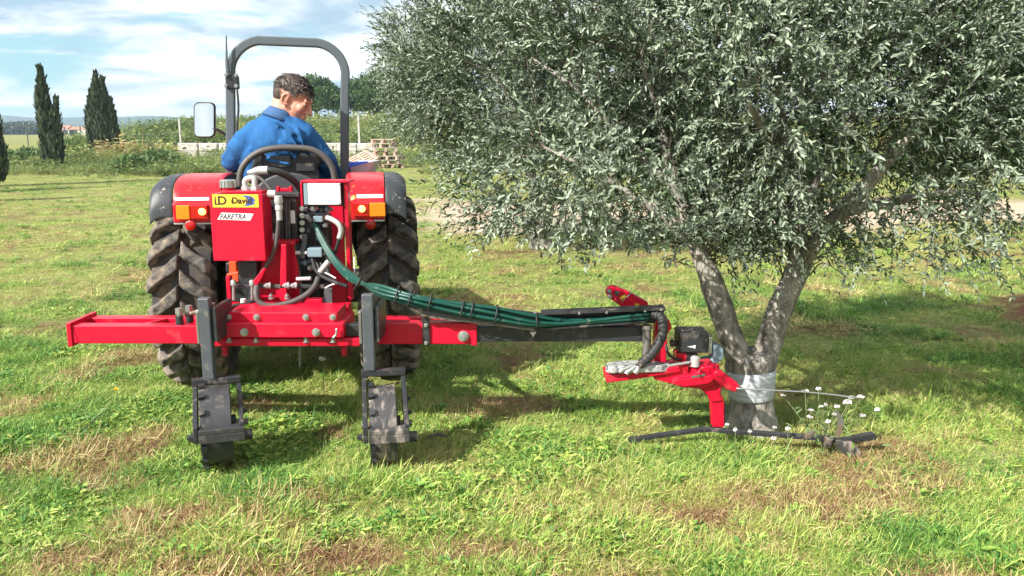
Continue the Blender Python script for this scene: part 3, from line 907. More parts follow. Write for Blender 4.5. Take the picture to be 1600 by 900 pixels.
def olive_crown(seed, centre, radii, limb_pts, n_clump, shoots, leaves, leafL, leafW, cut=None, lows=()):
    """clumps of drooping shoots with paired leaves; returns leaf arrays and the thin branches"""
    rg = np.random.default_rng(seed)
    centre = np.array(centre); radii = np.array(radii)
    C = []
    while len(C) < n_clump:
        d = rnd_dir(rg, 1)[0]
        r = rg.random() ** 0.34
        bumps = 0.66 + 0.56 * vnoise(np.array([d[0] * 2 + d[2]]), np.array([d[1] * 2 - d[2] * 1.3]), 1.1, seed, 2)[0]
        p = centre + d * radii * r * bumps
        if p[2] < centre[2] - radii[2] * 0.55 and rg.random() < 0.35: continue
        if cut is not None and cut(p): continue
        if p[2] > 2.15 and rg.random() < (0.60 if p[0] > 1.3 else 0.38): continue
        if vnoise(np.array([p[0] + p[1] * .6]), np.array([p[2] - p[1] * .5]), 1.6, seed + 3, 2)[0] < 0.36: continue
        C.append(p)
    for l in lows: C.append(np.array(l))
    C = np.array(C)
    limb_pts = np.array(limb_pts)
    p_skip = lambda c_: c_[1] < 4.0
    br = []
    S0 = []; SD = []; SL = []
    for c in C:
        d2 = np.linalg.norm(limb_pts - (c - np.array([0, 0, .15])), axis=1)
        a = limb_pts[np.argmin(d2)]
        if np.linalg.norm(c - a) > 0.42: a = c + (a - c) * 0.42 / np.linalg.norm(c - a)
        mid = (a + c) / 2 + rg.normal(0, 0.05, 3) + np.array([0, 0, 0.06])
        L = np.linalg.norm(c - a)
        front = p_skip(c)
        if not front: br.append(([a, mid, c], [min(0.007, 0.003 + 0.003 * L), 0.003 + .001 * L, 0.002]))
        outd = unit((c - centre) / radii) * 0.8 + unit(c - a) * 0.6
        for k in range(shoots if not front else int(shoots * .72)):
            d = unit(outd * 0.9 + rg.normal(0, 0.70, 3) + np.array([0, 0, 0.42]))
            S0.append(c + rg.normal(0, 0.07, 3)); SD.append(d); SL.append(0.16 + 0.26 * rg.random())
    S0 = np.array(S0); SD = np.array(SD); SL = np.array(SL); ns = len(S0)
    droop = 0.05 + 0.75 * rg.random(ns) ** 1.6
    side0 = unit(np.cross(SD, np.array([0, 0, 1.0]) + rg.normal(0, .3, (ns, 3))))
    pos = []; dr = []; nm = []; ln = []
    pairs = leaves // 2
    twv = []
    for j in range(pairs + 1):
        f = (j + 0.6) / pairs
        cur = S0 + SD * (SL * f)[:, None] - np.array([0, 0, 1.0]) * (SL * droop * f * f * 0.55)[:, None]
        tan = unit(SD - np.array([0, 0, 1.0]) * (droop * f * 1.1)[:, None])
        twv.append(cur)
        if j == pairs:
            pos.append(cur); dr.append(tan); nm.append(np.cross(side0, tan)); ln.append(np.full(ns, .8)); continue
        ang = rg.random(ns) * np.pi if j % 2 else rg.random(ns) * np.pi
        up = np.cross(side0, tan)
        sd = side0 * np.cos(ang)[:, None] + up * np.sin(ang)[:, None]
        for sg in (1, -1):
            keep = rg.random(ns) < 0.84
            dd = unit(tan * (0.75 + .3 * rg.random(ns))[:, None] + sd * (sg * (0.6 + .3 * rg.random(ns)))[:, None] + rg.normal(0, .14, (ns, 3)))
            nn = unit(np.cross(dd, np.cross(tan, dd)) * 1.0 + rg.normal(0, .35, (ns, 3)) + np.array([0, 0, .55]))
            pos.append(cur[keep]); dr.append(dd[keep]); nm.append(nn[keep]); ln.append((0.65 + 0.55 * rg.random(ns))[keep] * (1.05 - 0.3 * f))
    pos = np.concatenate(pos); dr = np.concatenate(dr); nm = np.concatenate(nm); ln = np.concatenate(ln) * leafL
    wd = leafW * (0.75 + 0.5 * rg.random(len(ln)))
    # thin shoots as three-sided stems
    tw = np.stack(twv, 1)[:, ::2]             # ns, k, 3
    return pos, dr, nm, ln, wd, br, tw

def stems_mesh(name, br, tw, mat, base):
    mb = MB()
    for pts, rs in br:
        sp = spline(pts, 3)
        rr = np.interp(np.linspace(0, 2, len(sp)), [0, 1, 2], rs)
        mb.tube(sp, list(rr), 5, caps=False)
    ns, k, _ = tw.shape
    r = 0.0019
    off = np.array([[1, 0, 0], [-.5, .87, 0], [-.5, -.87, 0]]) * r
    v = (tw[:, :, None, :] + off[None, None] * np.linspace(1.3, .5, k)[None, :, None, None]).reshape(-1, 3)
    idx = []
    for i in range(k - 1):
        for s in range(3):
            idx.append([i * 3 + s, i * 3 + (s + 1) % 3, (i + 1) * 3 + (s + 1) % 3, (i + 1) * 3 + s])
    idx = (np.arange(ns)[:, None, None] * (k * 3) + np.array(idx)[None]).reshape(-1, 4)
    V0 = np.array(mb.v); F0 = np.array(mb.f)
    V = np.concatenate([V0, v]) - np.array(base); Fq = np.concatenate([F0, idx + len(V0)]).ravel()
    return mesh_np(name, V, Fq, 4, mat, smooth=True)

def limb_mesh(mb, pts, rs, seed, n=18):
    sp = spline(pts, 7)
    rr = np.interp(np.linspace(0, len(pts) - 1, len(sp)), range(len(pts)), rs)
    b = len(mb.v)
    mb.tube(sp, list(rr), n)
    v = np.array(mb.v[b:])
    c = np.array([[p.x, p.y, p.z] for p in sp]); cc = np.repeat(c, n, axis=0)
    d = v - cc
    k = vnoise(v[:, 0] * 1.0 + v[:, 1] * .7 + seed, v[:, 2] * .6 + v[:, 1] * .3, 9, seed, 3) - .5
    v = cc + d * (1 + 0.62 * k)[:, None]
    mb.v[b:] = [tuple(x) for x in v]
    return sp

def olive_tree():
    Y = 4.42
    base = G(1176, 668); base.z = 0
    t = thing('olive_tree', base, 'olive tree with forked trunk wrapped in grey film, mower head beside it', 'tree', 'olive trees in the grove')
    mb = MB()
    fork = P(1178, 566, Y)
    pts = [P(1174, 690, Y), P(1175, 668, Y), P(1175, 645, Y), P(1174, 622, Y), P(1173, 600, Y), P(1172, 580, Y), P(1174, 560, Y), P(1172, 548, Y)]
    limb_mesh(mb, pts, [0.185, 0.155, 0.123, 0.112, 0.114, 0.124, 0.128, 0.085], 3, 28)
    mb.build('trunk', 'bark', t, smooth=True)
    nodes = []
    Ls = [
        ([P(1166, 580, Y), P(1147, 535, Y), P(1127, 480, Y + .02), P(1100, 415, Y + .05), P(1075, 345, Y + .1), P(1050, 270, Y + .1), P(1030, 180, Y + .1), P(1000, 90, Y)], [.075, .070, .066, .058, .044, .028, .018, .008]),
        ([P(1186, 582, Y), P(1202, 535, Y), P(1222, 475, Y - .02), P(1248, 412, Y), P(1243, 350, Y + .05), P(1236, 280, Y + .1), P(1225, 190, Y + .15), P(1200, 80, Y + .2)], [.072, .070, .066, .064, .042, .028, .018, .008]),
        ([P(1246, 420, Y), P(1290, 360, Y - .1), P(1345, 300, Y - .2), P(1400, 235, Y - .3), P(1460, 170, Y - .3)], [.055, .050, .040, .028, .014]),
        ([P(1085, 375, Y + .08), P(1010, 320, Y + .12), P(930, 270, Y + .15), P(850, 230, Y + .2)], [.030, .024, .016, .008]),
        ([P(1060, 300, Y + .1), P(980, 220, Y + .35), P(900, 140, Y + .5), P(830, 90, Y + .6)], [.030, .022, .014, .007]),
        ([P(1243, 340, Y + .05), P(1300, 240, Y + .5), P(1360, 140, Y + .8), P(1420, 60, Y + .9)], [.034, .028, .020, .010]),
        ([P(1236, 280, Y + .1), P(1180, 180, Y - .5), P(1140, 90, Y - .8)], [.02, .014, .006]),
        ([P(1320, 330, Y - .15), P(1420, 310, Y - .3), P(1500, 300, Y - .35), P(1560, 310, Y - .35)], [.03, .022, .014, .008]),
    ]
    for i, (p, r) in enumerate(Ls):
        m2 = MB()
        sp = limb_mesh(m2, p, r, 10 + i, 16)
        m2.build('limb', 'bark', t, smooth=True)
        nodes += [[q.x, q.y, q.z] for q in sp[4:]]
    # film wrap round the trunk
    mw = MB()
    wp = [P(1174, 621, Y), P(1174, 617, Y), P(1173, 600, Y), P(1173, 584, Y), P(1174, 577, Y)]
    rows = []
    n = 30
    for i, (p, r) in enumerate(zip(wp, [.121, .124, .126, .131, .129])):
        for k in range(n):
            a = 2 * math.pi * k / n
            rr = r * (1 + .02 * math.sin(a * 3 + i) + .012 * math.sin(a * 7 + 2 * i))
            rows.append((p.x + rr * math.cos(a), p.y + rr * math.sin(a), p.z + (.012 * math.sin(a * 1.0 + 2.0) if i in (0, 4) else 0)))
    fs = []
    for i in range(len(wp) - 1):
        for k in range(n): fs.append((i * n + k, i * n + (k + 1) % n, (i + 1) * n + (k + 1) % n, (i + 1) * n + k))
    mw.add(rows, fs)
    o = mw.build('trunk_wrap', 'film', t, smooth=True)
    sol = o.modifiers.new('thick', 'SOLIDIFY'); sol.thickness = 0.004; sol.offset = -1
    o['label'] = 'pale grey stretch film wound round the trunk'
    lows = []
    far_left = ((690, 62, 4.7), (705, 110, 4.8))
    for (px, py, yy) in ((790, 340, 4.6), (830, 365, 4.5), (870, 380, 4.4), (905, 372, 4.3), (950, 355, 4.2), (770, 290, 4.7), (760, 240, 4.8), (770, 180, 4.8), (780, 110, 4.8), (1010, 385, 4.4),
                         (1000, 370, 4.0), (1050, 350, 3.9), (960, 395, 4.6), (1330, 380, 4.2), (1290, 400, 4.7), (1390, 345, 3.9), (1430, 360, 3.8),
                         (1480, 350, 3.8), (1530, 355, 3.9), (1500, 320, 3.7), (1560, 310, 3.8), (1450, 300, 3.7), (1320, 430, 4.8), (1150, 360, 4.1), (1195, 375, 4.4), (1190, 395, 4.6), (1270, 355, 4.1), (1120, 380, 4.7), (1030, 405, 4.8),
                         (745, 130, 4.8), (750, 60, 4.8), (735, 60, 4.9), (760, 20, 4.8), (1120, -20, 4.0), (1160, 10, 4.1), (1200, 30, 4.0), (1240, -10, 4.1), (1180, 60, 3.9), (1130, 50, 3.9), (1250, 50, 4.0), (1100, 90, 3.8), (1210, 100, 3.8), (1290, 20, 4.2), (1330, 70, 4.0), (860, 250, 3.9), (900, 230, 3.8), (930, 260, 3.7), (880, 300, 3.8), (840, 280, 4.0), (960, 300, 3.7), (820, 210, 4.1), (870, 180, 3.9), (940, 200, 3.6), (980, 250, 3.5), (1140, 20, 3.5), (1170, -10, 3.5), (1200, 60, 3.4), (1150, 80, 3.4), (1240, 40, 3.5), (800, 300, 4.2), (910, 340, 3.9), (780, 250, 4.4), (1030, 290, 3.5), (1070, 250, 3.4), (1110, 40, 3.6), (1180, 110, 3.4), (1280, 180, 3.4), (1330, 160, 3.5), (900, 390, 4.5), (870, 350, 4.1), (830, 330, 4.1)):
        if (px, py) == (745, 130):
            for fq in far_left: lows.append(tuple(P(*fq)))
        v = P(px, py, yy); lows.append((v.x, v.y, v.z))
    def cut(p):
        # keep the fork and the view under the crown open
        return p[2] < 0.98 and abs(p[0] - 1.32) < 0.7
    pos, dr, nm, ln, wd, br, tw = olive_crown(77, (1.50, 4.72, 2.10), (1.70, 1.22, 1.26), nodes, 440, 14, 26, 0.044, 0.0108, cut, lows)
    zmin = np.where(pos[:, 0] < 1.1, 1.02, np.where(pos[:, 0] < 1.75, 0.80, 0.92)) + 0.30 * (vnoise(pos[:, 0], pos[:, 1], 3.0, 19, 2) - .5)
    keep = (pos[:, 2] > zmin)
    pos, dr, nm, ln, wd = pos[keep], dr[keep], nm[keep], ln[keep], wd[keep]
    tip = tw[:, -1]
    tw = tw[tip[:, 2] > np.where(tip[:, 0] < 1.1, 1.06, np.where(tip[:, 0] < 1.75, 0.84, 0.96)) + 0.30 * (vnoise(tip[:, 0], tip[:, 1], 3.0, 19, 2) - .5)]
    rg = np.random.default_rng(3)
    tone = rg.random(len(pos))
    # the 300 leaves that show largest are parts of their own
    d = np.linalg.norm(pos - np.array([0, 0, CAMZ]), axis=1)
    vis = (np.abs(pos[:, 0]) < 0.6 * pos[:, 1]) & (pos[:, 2] < 2.15)
    order = np.argsort(np.where(vis, d / ln, 1e9))[:300]
    single = np.zeros(len(pos), bool); single[order] = True
    V, q = leaves_geo(pos[~single], dr[~single], nm[~single], ln[~single], wd[~single])
    me = mesh_np('crown', V - np.array(base), q, 4, 'olive', {'tone': ('POINT', np.repeat(tone[~single], 6))})
    tag(link('crown', me, t), kind='stuff')
    link('branches', stems_mesh('branches', br, tw, 'twig', base), t)
    lv, lq = leaves_geo(np.zeros((1, 3)), np.array([[0, 1., 0]]), np.array([[0, 0, 1.]]), np.array([1.0]), np.array([0.235]))
    lme = [mesh_np('leaf', lv, lq, 4, 'olive', {'tone': ('POINT', np.full(6, tv))}) for tv in (.2, .5, .8)]
    for i in order:
        o = link('leaf', lme[i % 3], t)
        y = Vector(dr[i]).normalized(); n = Vector(nm[i]); x = y.cross(n).normalized(); z = x.cross(y)
        mt = Matrix((x, y, z)).transposed().to_4x4()
        o.matrix_local = Matrix.Translation(Vector(pos[i]) - base) @ mt @ Matrix.Diagonal((ln[i], ln[i], ln[i], 1))
    return t
olive = olive_tree()

def copy_tree(src, loc, rz, sc, label, group, skip=('leaf', 'trunk_wrap')):
    r = src.copy(); COL.objects.link(r); r.location = loc; r.rotation_euler = (0, 0, rz); r.scale = (sc,) * 3
    r['label'] = label; r['group'] = group
    for ch in src.children:
        if ch.name.split('.')[0] in skip: continue
        c = ch.copy(); COL.objects.link(c); c.parent = r
    return r
copy_tree(olive, (0.45, 11.6, 0), 2.3, 1.22, 'smaller looking olive tree next along the row, behind the big one beside the tractor', 'olive trees in the grove')
copy_tree(olive, (7.3, 10.6, 0), 4.2, 1.12, 'olive tree at the right edge beyond the patch of red soil', 'olive trees in the grove')
copy_tree(olive, (4.6, 22.5, 0), 1.1, 1.25, 'olive tree beyond the dirt track, seen through gaps in the big crown', 'olive trees in the grove')

copy_tree(olive, (0.75, -11.0, 0), 3.3, 0.9, 'olive tree behind the photographer, reflected in the tractor mirror', 'olive trees in the grove')

# ------------------------------------------------------------------ cypresses
def cypress(base, label, spires, seed):
    t = thing('cypress', base, label, 'tree', 'cypresses along the field edge')
    rg = np.random.default_rng(seed)
    P_, D_, N_, L_ = [], [], [], []
    mt = MB()
    for (ox, oy, h, r, lean) in spires:
        n = int(2600 * h * r)
        f = rg.random(n) ** 0.8
        prof = np.interp(f, [0, 0.05, 0.22, 0.50, 0.70, 0.84, 0.93, 1], [0.55, .8, 1.0, 1.0, .82, .42, .14, .03])
        az = rg.random(n) * 6.283
        lump = 0.50 + 0.95 * vnoise(az * 1.6 + ox * 7, f * h * 0.55, 1.5, seed, 3)
        rr = r * prof * lump * (0.45 + 0.55 * rg.random(n) ** 0.5)
        x = ox + lean * f + rr * np.cos(az); y = oy + rr * np.sin(az); z = 0.08 + f * h
        P_.append(np.stack([x, y, z], 1))
        D_.append(np.stack([np.cos(az) * .30, np.sin(az) * .30, np.ones(n)], 1) + rg.normal(0, .16, (n, 3)))
        N_.append(np.stack([np.cos(az), np.sin(az), 0 * az], 1) + rg.normal(0, .4, (n, 3)))
        L_.append((0.14 + .30 * rg.random(n) ** 2) * (1.0 - 0.1 * f))
        mt.tube([Vector((ox, oy, -.05)) + base, Vector((ox + lean * .8, oy, h * .8)) + base], [r * .14, .01], 8)
    P_ = np.concatenate(P_); D_ = np.concatenate(D_); N_ = np.concatenate(N_); L_ = np.concatenate(L_)
    V, q = leaves_geo(P_, D_, N_, L_, L_ * .30, .1)
    tone = np.repeat(rg.random(len(P_)), 6)
    link('crown', mesh_np('crown', V, q, 4, 'cypress', {'tone': ('POINT', tone)}), t)
    mt.build('trunk', 'bark_dark', t, smooth=True)
    return t
b1 = G(82, 262)
cypress(b1, 'narrow cypress with ragged tip, left one of the two whole cypresses', [(-.14, 0, 4.15, .27, .02), (.10, .05, 2.85, .17, .34), (.26, -.1, 2.2, .24, .05), (.36, -.1, 1.75, .22, .05), (-.08, .05, 2.9, .27, .05)], 51)
b2 = G(161, 240); b2 = Vector((b2.x * 50 / b2.y, 50, 0))
cypress(b2, 'broad bushy cypress with several points, beside the earth bank', [(-.05, 0, 4.75, .40, .02), (.18, 0, 4.45, .33, .15), (-.40, 0, 3.7, .38, .0), (.55, 0, 3.3, .34, .12), (-.25, .1, 4.2, .38, .08), (.62, -.1, 2.3, .36, .05), (.2, -.2, 3.0, .45, .1)], 52)
cypress(G(-21, 291), 'dark cypress cut by the left edge of the picture', [(0, 0, 3.9, .33, -.05), (.34, 0, 2.0, .14, .12), (.25, .2, 1.4, .2, .05)], 53)
cypress(Vector((-15.0, 17.3, 0)), 'cypress outside the picture at left, nearest the camera in its row', [(0, 0, 3.6, .32, .03)], 55)
cypress(Vector((-16.2, 21.0, 0)), 'cypress standing just outside the left edge, its shadow lying on the grass', [(0, 0, 3.9, .34, .03)], 54)

def shrub(px, Y, w, h, label, seed):
    base = Vector(((px - 800) / F * Y, Y, 0))
    t = thing('shrub', base, label, 'shrub', 'shrubs in the rough strip before the fence')
    rg = np.random.default_rng(seed)
    n = 1500
    d = rnd_dir(rg, n); d[:, 2] = np.abs(d[:, 2])
    lump = 0.65 + 0.6 * vnoise(d[:, 0] * 3 + d[:, 2] * 2, d[:, 1] * 3, 1.2, seed, 2)
    p = d * np.array([w / 2, w / 2, h]) * (lump * (0.5 + .5 * rg.random(n) ** .4))[:, None]
    V, q = leaves_geo(p, d + rg.normal(0, .5, (n, 3)), rg.normal(0, 1, (n, 3)), .10 + .12 * rg.random(n), .05 + .05 * rg.random(n), .1)
    link('foliage', mesh_np('foliage', V, q, 4, 'weedleaf', {'tone': ('POINT', np.repeat(rg.random(n) * .7, 6))}), t)
    mb = MB()
    for k in range(7):
        e = Vector(p[k * 30]) * .8
        mb.tube([base + Vector((0, 0, -.05)), base + e * .5 + Vector((0, 0, .05)), base + e], [.02, .013, .006], 5)
    mb.build('stems', 'bark_dark', t, smooth=True)
for i, (px, Y, w, h, lb) in enumerate(((122, 46, 2.2, 1.1, 'green shrub between the two cypresses'), (52, 42, 1.8, .75, 'low shrub left of the narrow cypress'), (18, 39, 1.6, .7, 'low shrub by the cypress cut at the left edge'),
        (248, 36, 2.4, .8, 'shrub in front of the dry strip, left of the block wall'), (214, 33, 1.7, .6, 'small shrub below the broad cypress, nearest the lawn'))):
    shrub(px, Y, w, h, lb, 500 + i)

# ------------------------------------------------------------------ pines behind the bank
def pine(base, label, h, rx, rz, seed, nclump=150):
    t = thing('pine_tree', base, label, 'tree', 'pines behind the bank')
    rg = np.random.default_rng(seed)
    d = rnd_dir(rg, nclump); d[:, 2] = np.abs(d[:, 2]) * 1.0 - 0.30
    lump = 0.78 + 0.45 * vnoise(d[:, 0] * 3 + d[:, 2], d[:, 1] * 3, 1.2, seed, 2)
    C = d * np.array([rx, rx * .8, rz]) * lump[:, None] * (0.55 + .45 * rg.random(nclump) ** .4)[:, None] + np.array([0, 0, h - rz])
    k = 85
    off = rnd_dir(rg, nclump * k) * (rg.random(nclump * k) ** .5)[:, None] * np.array([rx * .20, rx * .20, rx * .15])
    pos = np.repeat(C, k, 0) + off
    D_ = unit(off) + np.array([0, 0, .5])
    L_ = rx * 0.075 * (0.7 + .8 * rg.random(len(pos)))
    V, q = leaves_geo(pos, D_, rg.normal(0, 1, pos.shape), L_, L_ * .45, .1)
    cl = np.repeat(rg.random(nclump), k)
    tone = np.clip(0.6 * cl + .4 * rg.random(len(pos)), 0, 1)
    link('crown', mesh_np('crown', V, q, 4, 'pine', {'tone': ('POINT', np.repeat(tone, 6))}), t)
    mt = MB()
    z0 = h - rz * 1.25
    mt.tube([base + Vector((0, 0, -.1)), base + Vector((.1, 0, z0)), base + Vector((0, 0, h - rz * .3))], [rx * .07, rx * .055, .03], 10)
    for i in range(0, nclump, 10):
        mt.tube([base + Vector((.05, 0, z0 * .9)), base + Vector(C[i] * .6 + np.array([0, 0, z0 * .36])), base + Vector(C[i])], [rx * .022, rx * .015, .02], 5)
    mt.build('trunk', 'bark_dark', t, smooth=True)
v = P(492, 150, 108)
pine(Vector((v.x, 108, 0)), 'round dark green pine behind the driver, left of the roll bar post', 9.3, 3.7, 3.9, 61)
v = P(584, 150, 112)
pine(Vector((v.x, 112, 0)), 'wide light green pine between the roll bar and the olive trees', 10.2, 4.6, 4.6, 62, 170)
v = P(700, 150, 118)
pine(Vector((v.x, 118, 0)), 'pine standing behind the olive row, right of the other pines', 9.8, 4.4, 4.4, 63)
v = P(447, 180, 112)
pine(Vector((v.x, 112, 0)), 'small low pine half hidden by the driver', 6.6, 1.9, 2.4, 64, 70)

# ------------------------------------------------------------------ fence, walls, pallets, far houses
def fence():
    t = thing('wire_fence', (-36, 74, 0), 'wire fence on mixed rusty, dark and pale posts across the left field', 'fence')
    prev = None
    posts = [(-60, 'postdark', 2.1, .07), (16, 'rust', 2.15, .075), (55, 'postdark', 2.1, .075), (113, 'postdark', 2.0, .08), (137, 'postdark', 2.0, .075), (195, 'concrete', 2.0, .10), (290, 'concrete', 2.4, .10), (420, 'concrete', 2.4, .1), (565, 'concrete', 2.6, .12), (690, 'concrete', 2.6, .12)]
    tops = []
    for i, (px, m, h, w) in enumerate(posts):
        Y = 58.0 if px > 180 else 74.0
        x = (px - 800) / F * Y
        mb = MB(); mb.obox((x, Y, h / 2 - .1), (w, w, h + .2), (0, 0.012 * ((i * 7) % 5 - 2), 0))
        mb.build('fence_post', m, t, bevel=.01)
        tops.append(Vector((x, Y - .05, h)))
    for k in (.35, .65, .95):
        mb = MB()
        for a, b in zip(tops[:-1], tops[1:]):
            pa = Vector((a.x, a.y, a.z * k)); pb = Vector((b.x, b.y, b.z * k))
            mb.tube([pa, (pa + pb) / 2 - Vector((0, 0, .04)), pb], .007, 4)
        mb.build('wire', 'wire', t)
fence()

def block_wall():
    Y = 50.0
    x0 = P(281, 235, Y).x
    t = thing('concrete_block_wall', (x0, Y, 0), 'low wall of big pale concrete blocks, two courses, behind the tractor', 'wall')
    rg = random.Random(4)
    me = []
    for v in range(4):
        mb = MB(); mb.obox((0, 0, 0), (1.10 + .04 * (v % 3), .5, .46))
        o = mb.build('block', 'concrete', None, bevel=.035)
        me.append(o)
    first = True
    for c in range(2):
        x = 0.55
        k = 0
        while x < 12.2:
            o = bpy.data.objects.new('block', me[(k * 3 + c) % 4].data); COL.objects.link(o); o.parent = t
            b = o.modifiers.new('bevel', 'BEVEL'); b.width = .04; b.segments = 2
            o.location = (x + (.012 if c else 0) + rg.uniform(-.01, .01), rg.uniform(-.05, .05), .20 + c * .475 + rg.uniform(0, .012))
            o.rotation_euler = (0, rg.uniform(-.006, .006), rg.uniform(-.03, .03))
            x += 1.165 if k != 0 else 1.21
            k += 1
    for o in me: bpy.data.objects.remove(o)
block_wall()

def pallets():
    rg = random.Random(9)
    Y = 38.0
    def board(L, w, h, m):
        mb = MB(); mb.obox((0, 0, 0), (L, w, h)); o = mb.build('board', m, None, bevel=.004, seg=1); d = o.data; bpy.data.objects.remove(o); return d
    data = {}
    for m in ('pallet', 'pallet_b'):
        data[m] = (board(1.0, .11, .024, m), board(.11, 1.2, .024, m), board(.10, .13, .085, m))
    def pallet(loc, rot, m, label, h=1.0):
        t = thing('pallet', loc, label, 'pallet', 'wooden pallets heaped by the olive trees')
        t.rotation_euler = rot
        top, run, blk = data[m]
        for y in (-.545, -.33, -.11, .11, .33, .545):
            o = link('board', top, t); o.location = (0, y, .165)
        for x in (-.44, 0, .44):
            o = link('runner', run, t); o.location = (x, 0, .013)
            for y in (-.53, 0, .53):
                o = link('spacer_block', blk, t); o.location = (x, y, .068)
            o = link('runner', run, t); o.location = (x, 0, .139)
    x = P(603, 240, Y).x
    z = 0.0
    names = ['lowest pallet of the stack, resting on the grass', 'second pallet up in the stack', 'third pallet up, jutting out towards the olive leaves', 'middle pallet of the stack, slightly turned', 'pallet third from the top of the stack', 'second pallet from the top of the stack', 'topmost pallet of the stack beside the olive tree']
    offs = [(.22, .25), (.12, .1), (.24, -.2), (-.02, .05), (.0, .15), (-.08, -.1), (-.1, .02)]
    for i in range(7):
        pallet((x + offs[i][0], Y + rg.uniform(-.08, .08), z), (0, 0, offs[i][1]), 'pallet_b' if i % 3 == 0 else 'pallet', names[i])
        z += .179
    pallet((x - .92, Y - .5, .26), (0.30, -0.42, .5), 'pallet_b', 'tilted pallet leaning low against the foot of the stack')
    pallet((x - 1.25, Y + .8, .02), (0.02, 0.0, .25), 'pallet', 'pallet lying flat on the grass left of the stack')
pallets()

def house(x, Y, w, h, label):
    t = thing('house', (x, Y, 0), label, 'house', 'far pale houses on the plain')
    d = w * .7
    mb = MB(); mb.box(x - w / 2, x + w / 2, Y, Y + d, -.2, h); mb.build('wall', 'house_wall', t)
    mb = MB(); mb.prism([(x - w / 2 - .3, Y - .3, h + .004), (x - w / 2 - .3, Y + d + .3, h + .004), (x - w / 2 - .3, Y + d / 2, h + w * .18)], (w + .6, 0, 0)); mb.build('roof', 'house_roof', t)
    for k in (-.25, .25):
        mb = MB(); mb.box(x + k * w - .5, x + k * w + .5, Y - .06, Y + .05, h * .35, h * .75); mb.build('window', 'pane', t)
for (px, w, h, lb) in ((104, 9, 2.9, 'pale low house far off between the two cypresses'), (121, 7, 2.2, 'small far white shed right of the low house'), (132, 8, 2.4, 'far pink house close to the broad cypress')):
    house((px - 800) / F * 420, 420, w, h, lb)

def far_wood():
    rg = np.random.default_rng(91)
    n = 5200
    x = rg.uniform(-260, -215, n); y = 380 + rg.uniform(0, 25, n)
    top = 3.0 + 4.0 * vnoise(x, 0 * x, 0.16, 92, 2)
    z = top * rg.random(n) ** .7
    V, q = leaves_geo(np.stack([x, y, z], 1), rnd_dir(rg, n), rnd_dir(rg, n), np.full(n, 1.5), np.full(n, 1.0), .1)
    o = link('far_woods', mesh_np('far_woods', V, q, 4, 'woods', {'tone': ('POINT', np.repeat(rg.random(n), 6))}))
    tag(o, 'far dark line of trees on the plain under the hills', 'woods', kind='stuff')
far_wood()

# =================================================================== THE TRACTOR
def text_mesh(name, body, size, mat, parent, loc, shear=0.0, xs=1.0, ext=0.0012, bold=0.0):
    """flat lettering facing the camera side (-Y), its lower left corner at loc"""
    c = bpy.data.curves.new(name, 'FONT')
    c.body = body; c.size = size; c.shear = shear; c.extrude = ext; c.offset = bold; c.resolution_u = 3
    o = bpy.data.objects.new(name, c); COL.objects.link(o)
    dg = bpy.context.evaluated_depsgraph_get()
    me = bpy.data.meshes.new_from_object(o.evaluated_get(dg))
    bpy.data.objects.remove(o)
    me.materials.clear(); me.materials.append(M[mat])
    me.transform(Matrix.Diagonal((xs, 1, 1, 1)))
    me.transform(Matrix.Rotation(R(90), 4, 'X'))
    o = link(name, me, parent)
    o.location = Vector(loc) - org(parent)
    return o

AX_Y = 5.45
TX = -1.345                      # tractor centre line
tractor = thing('tractor', (TX, AX_Y, 0), 'red compact orchard tractor with grey roll bar seen from behind', 'tractor')

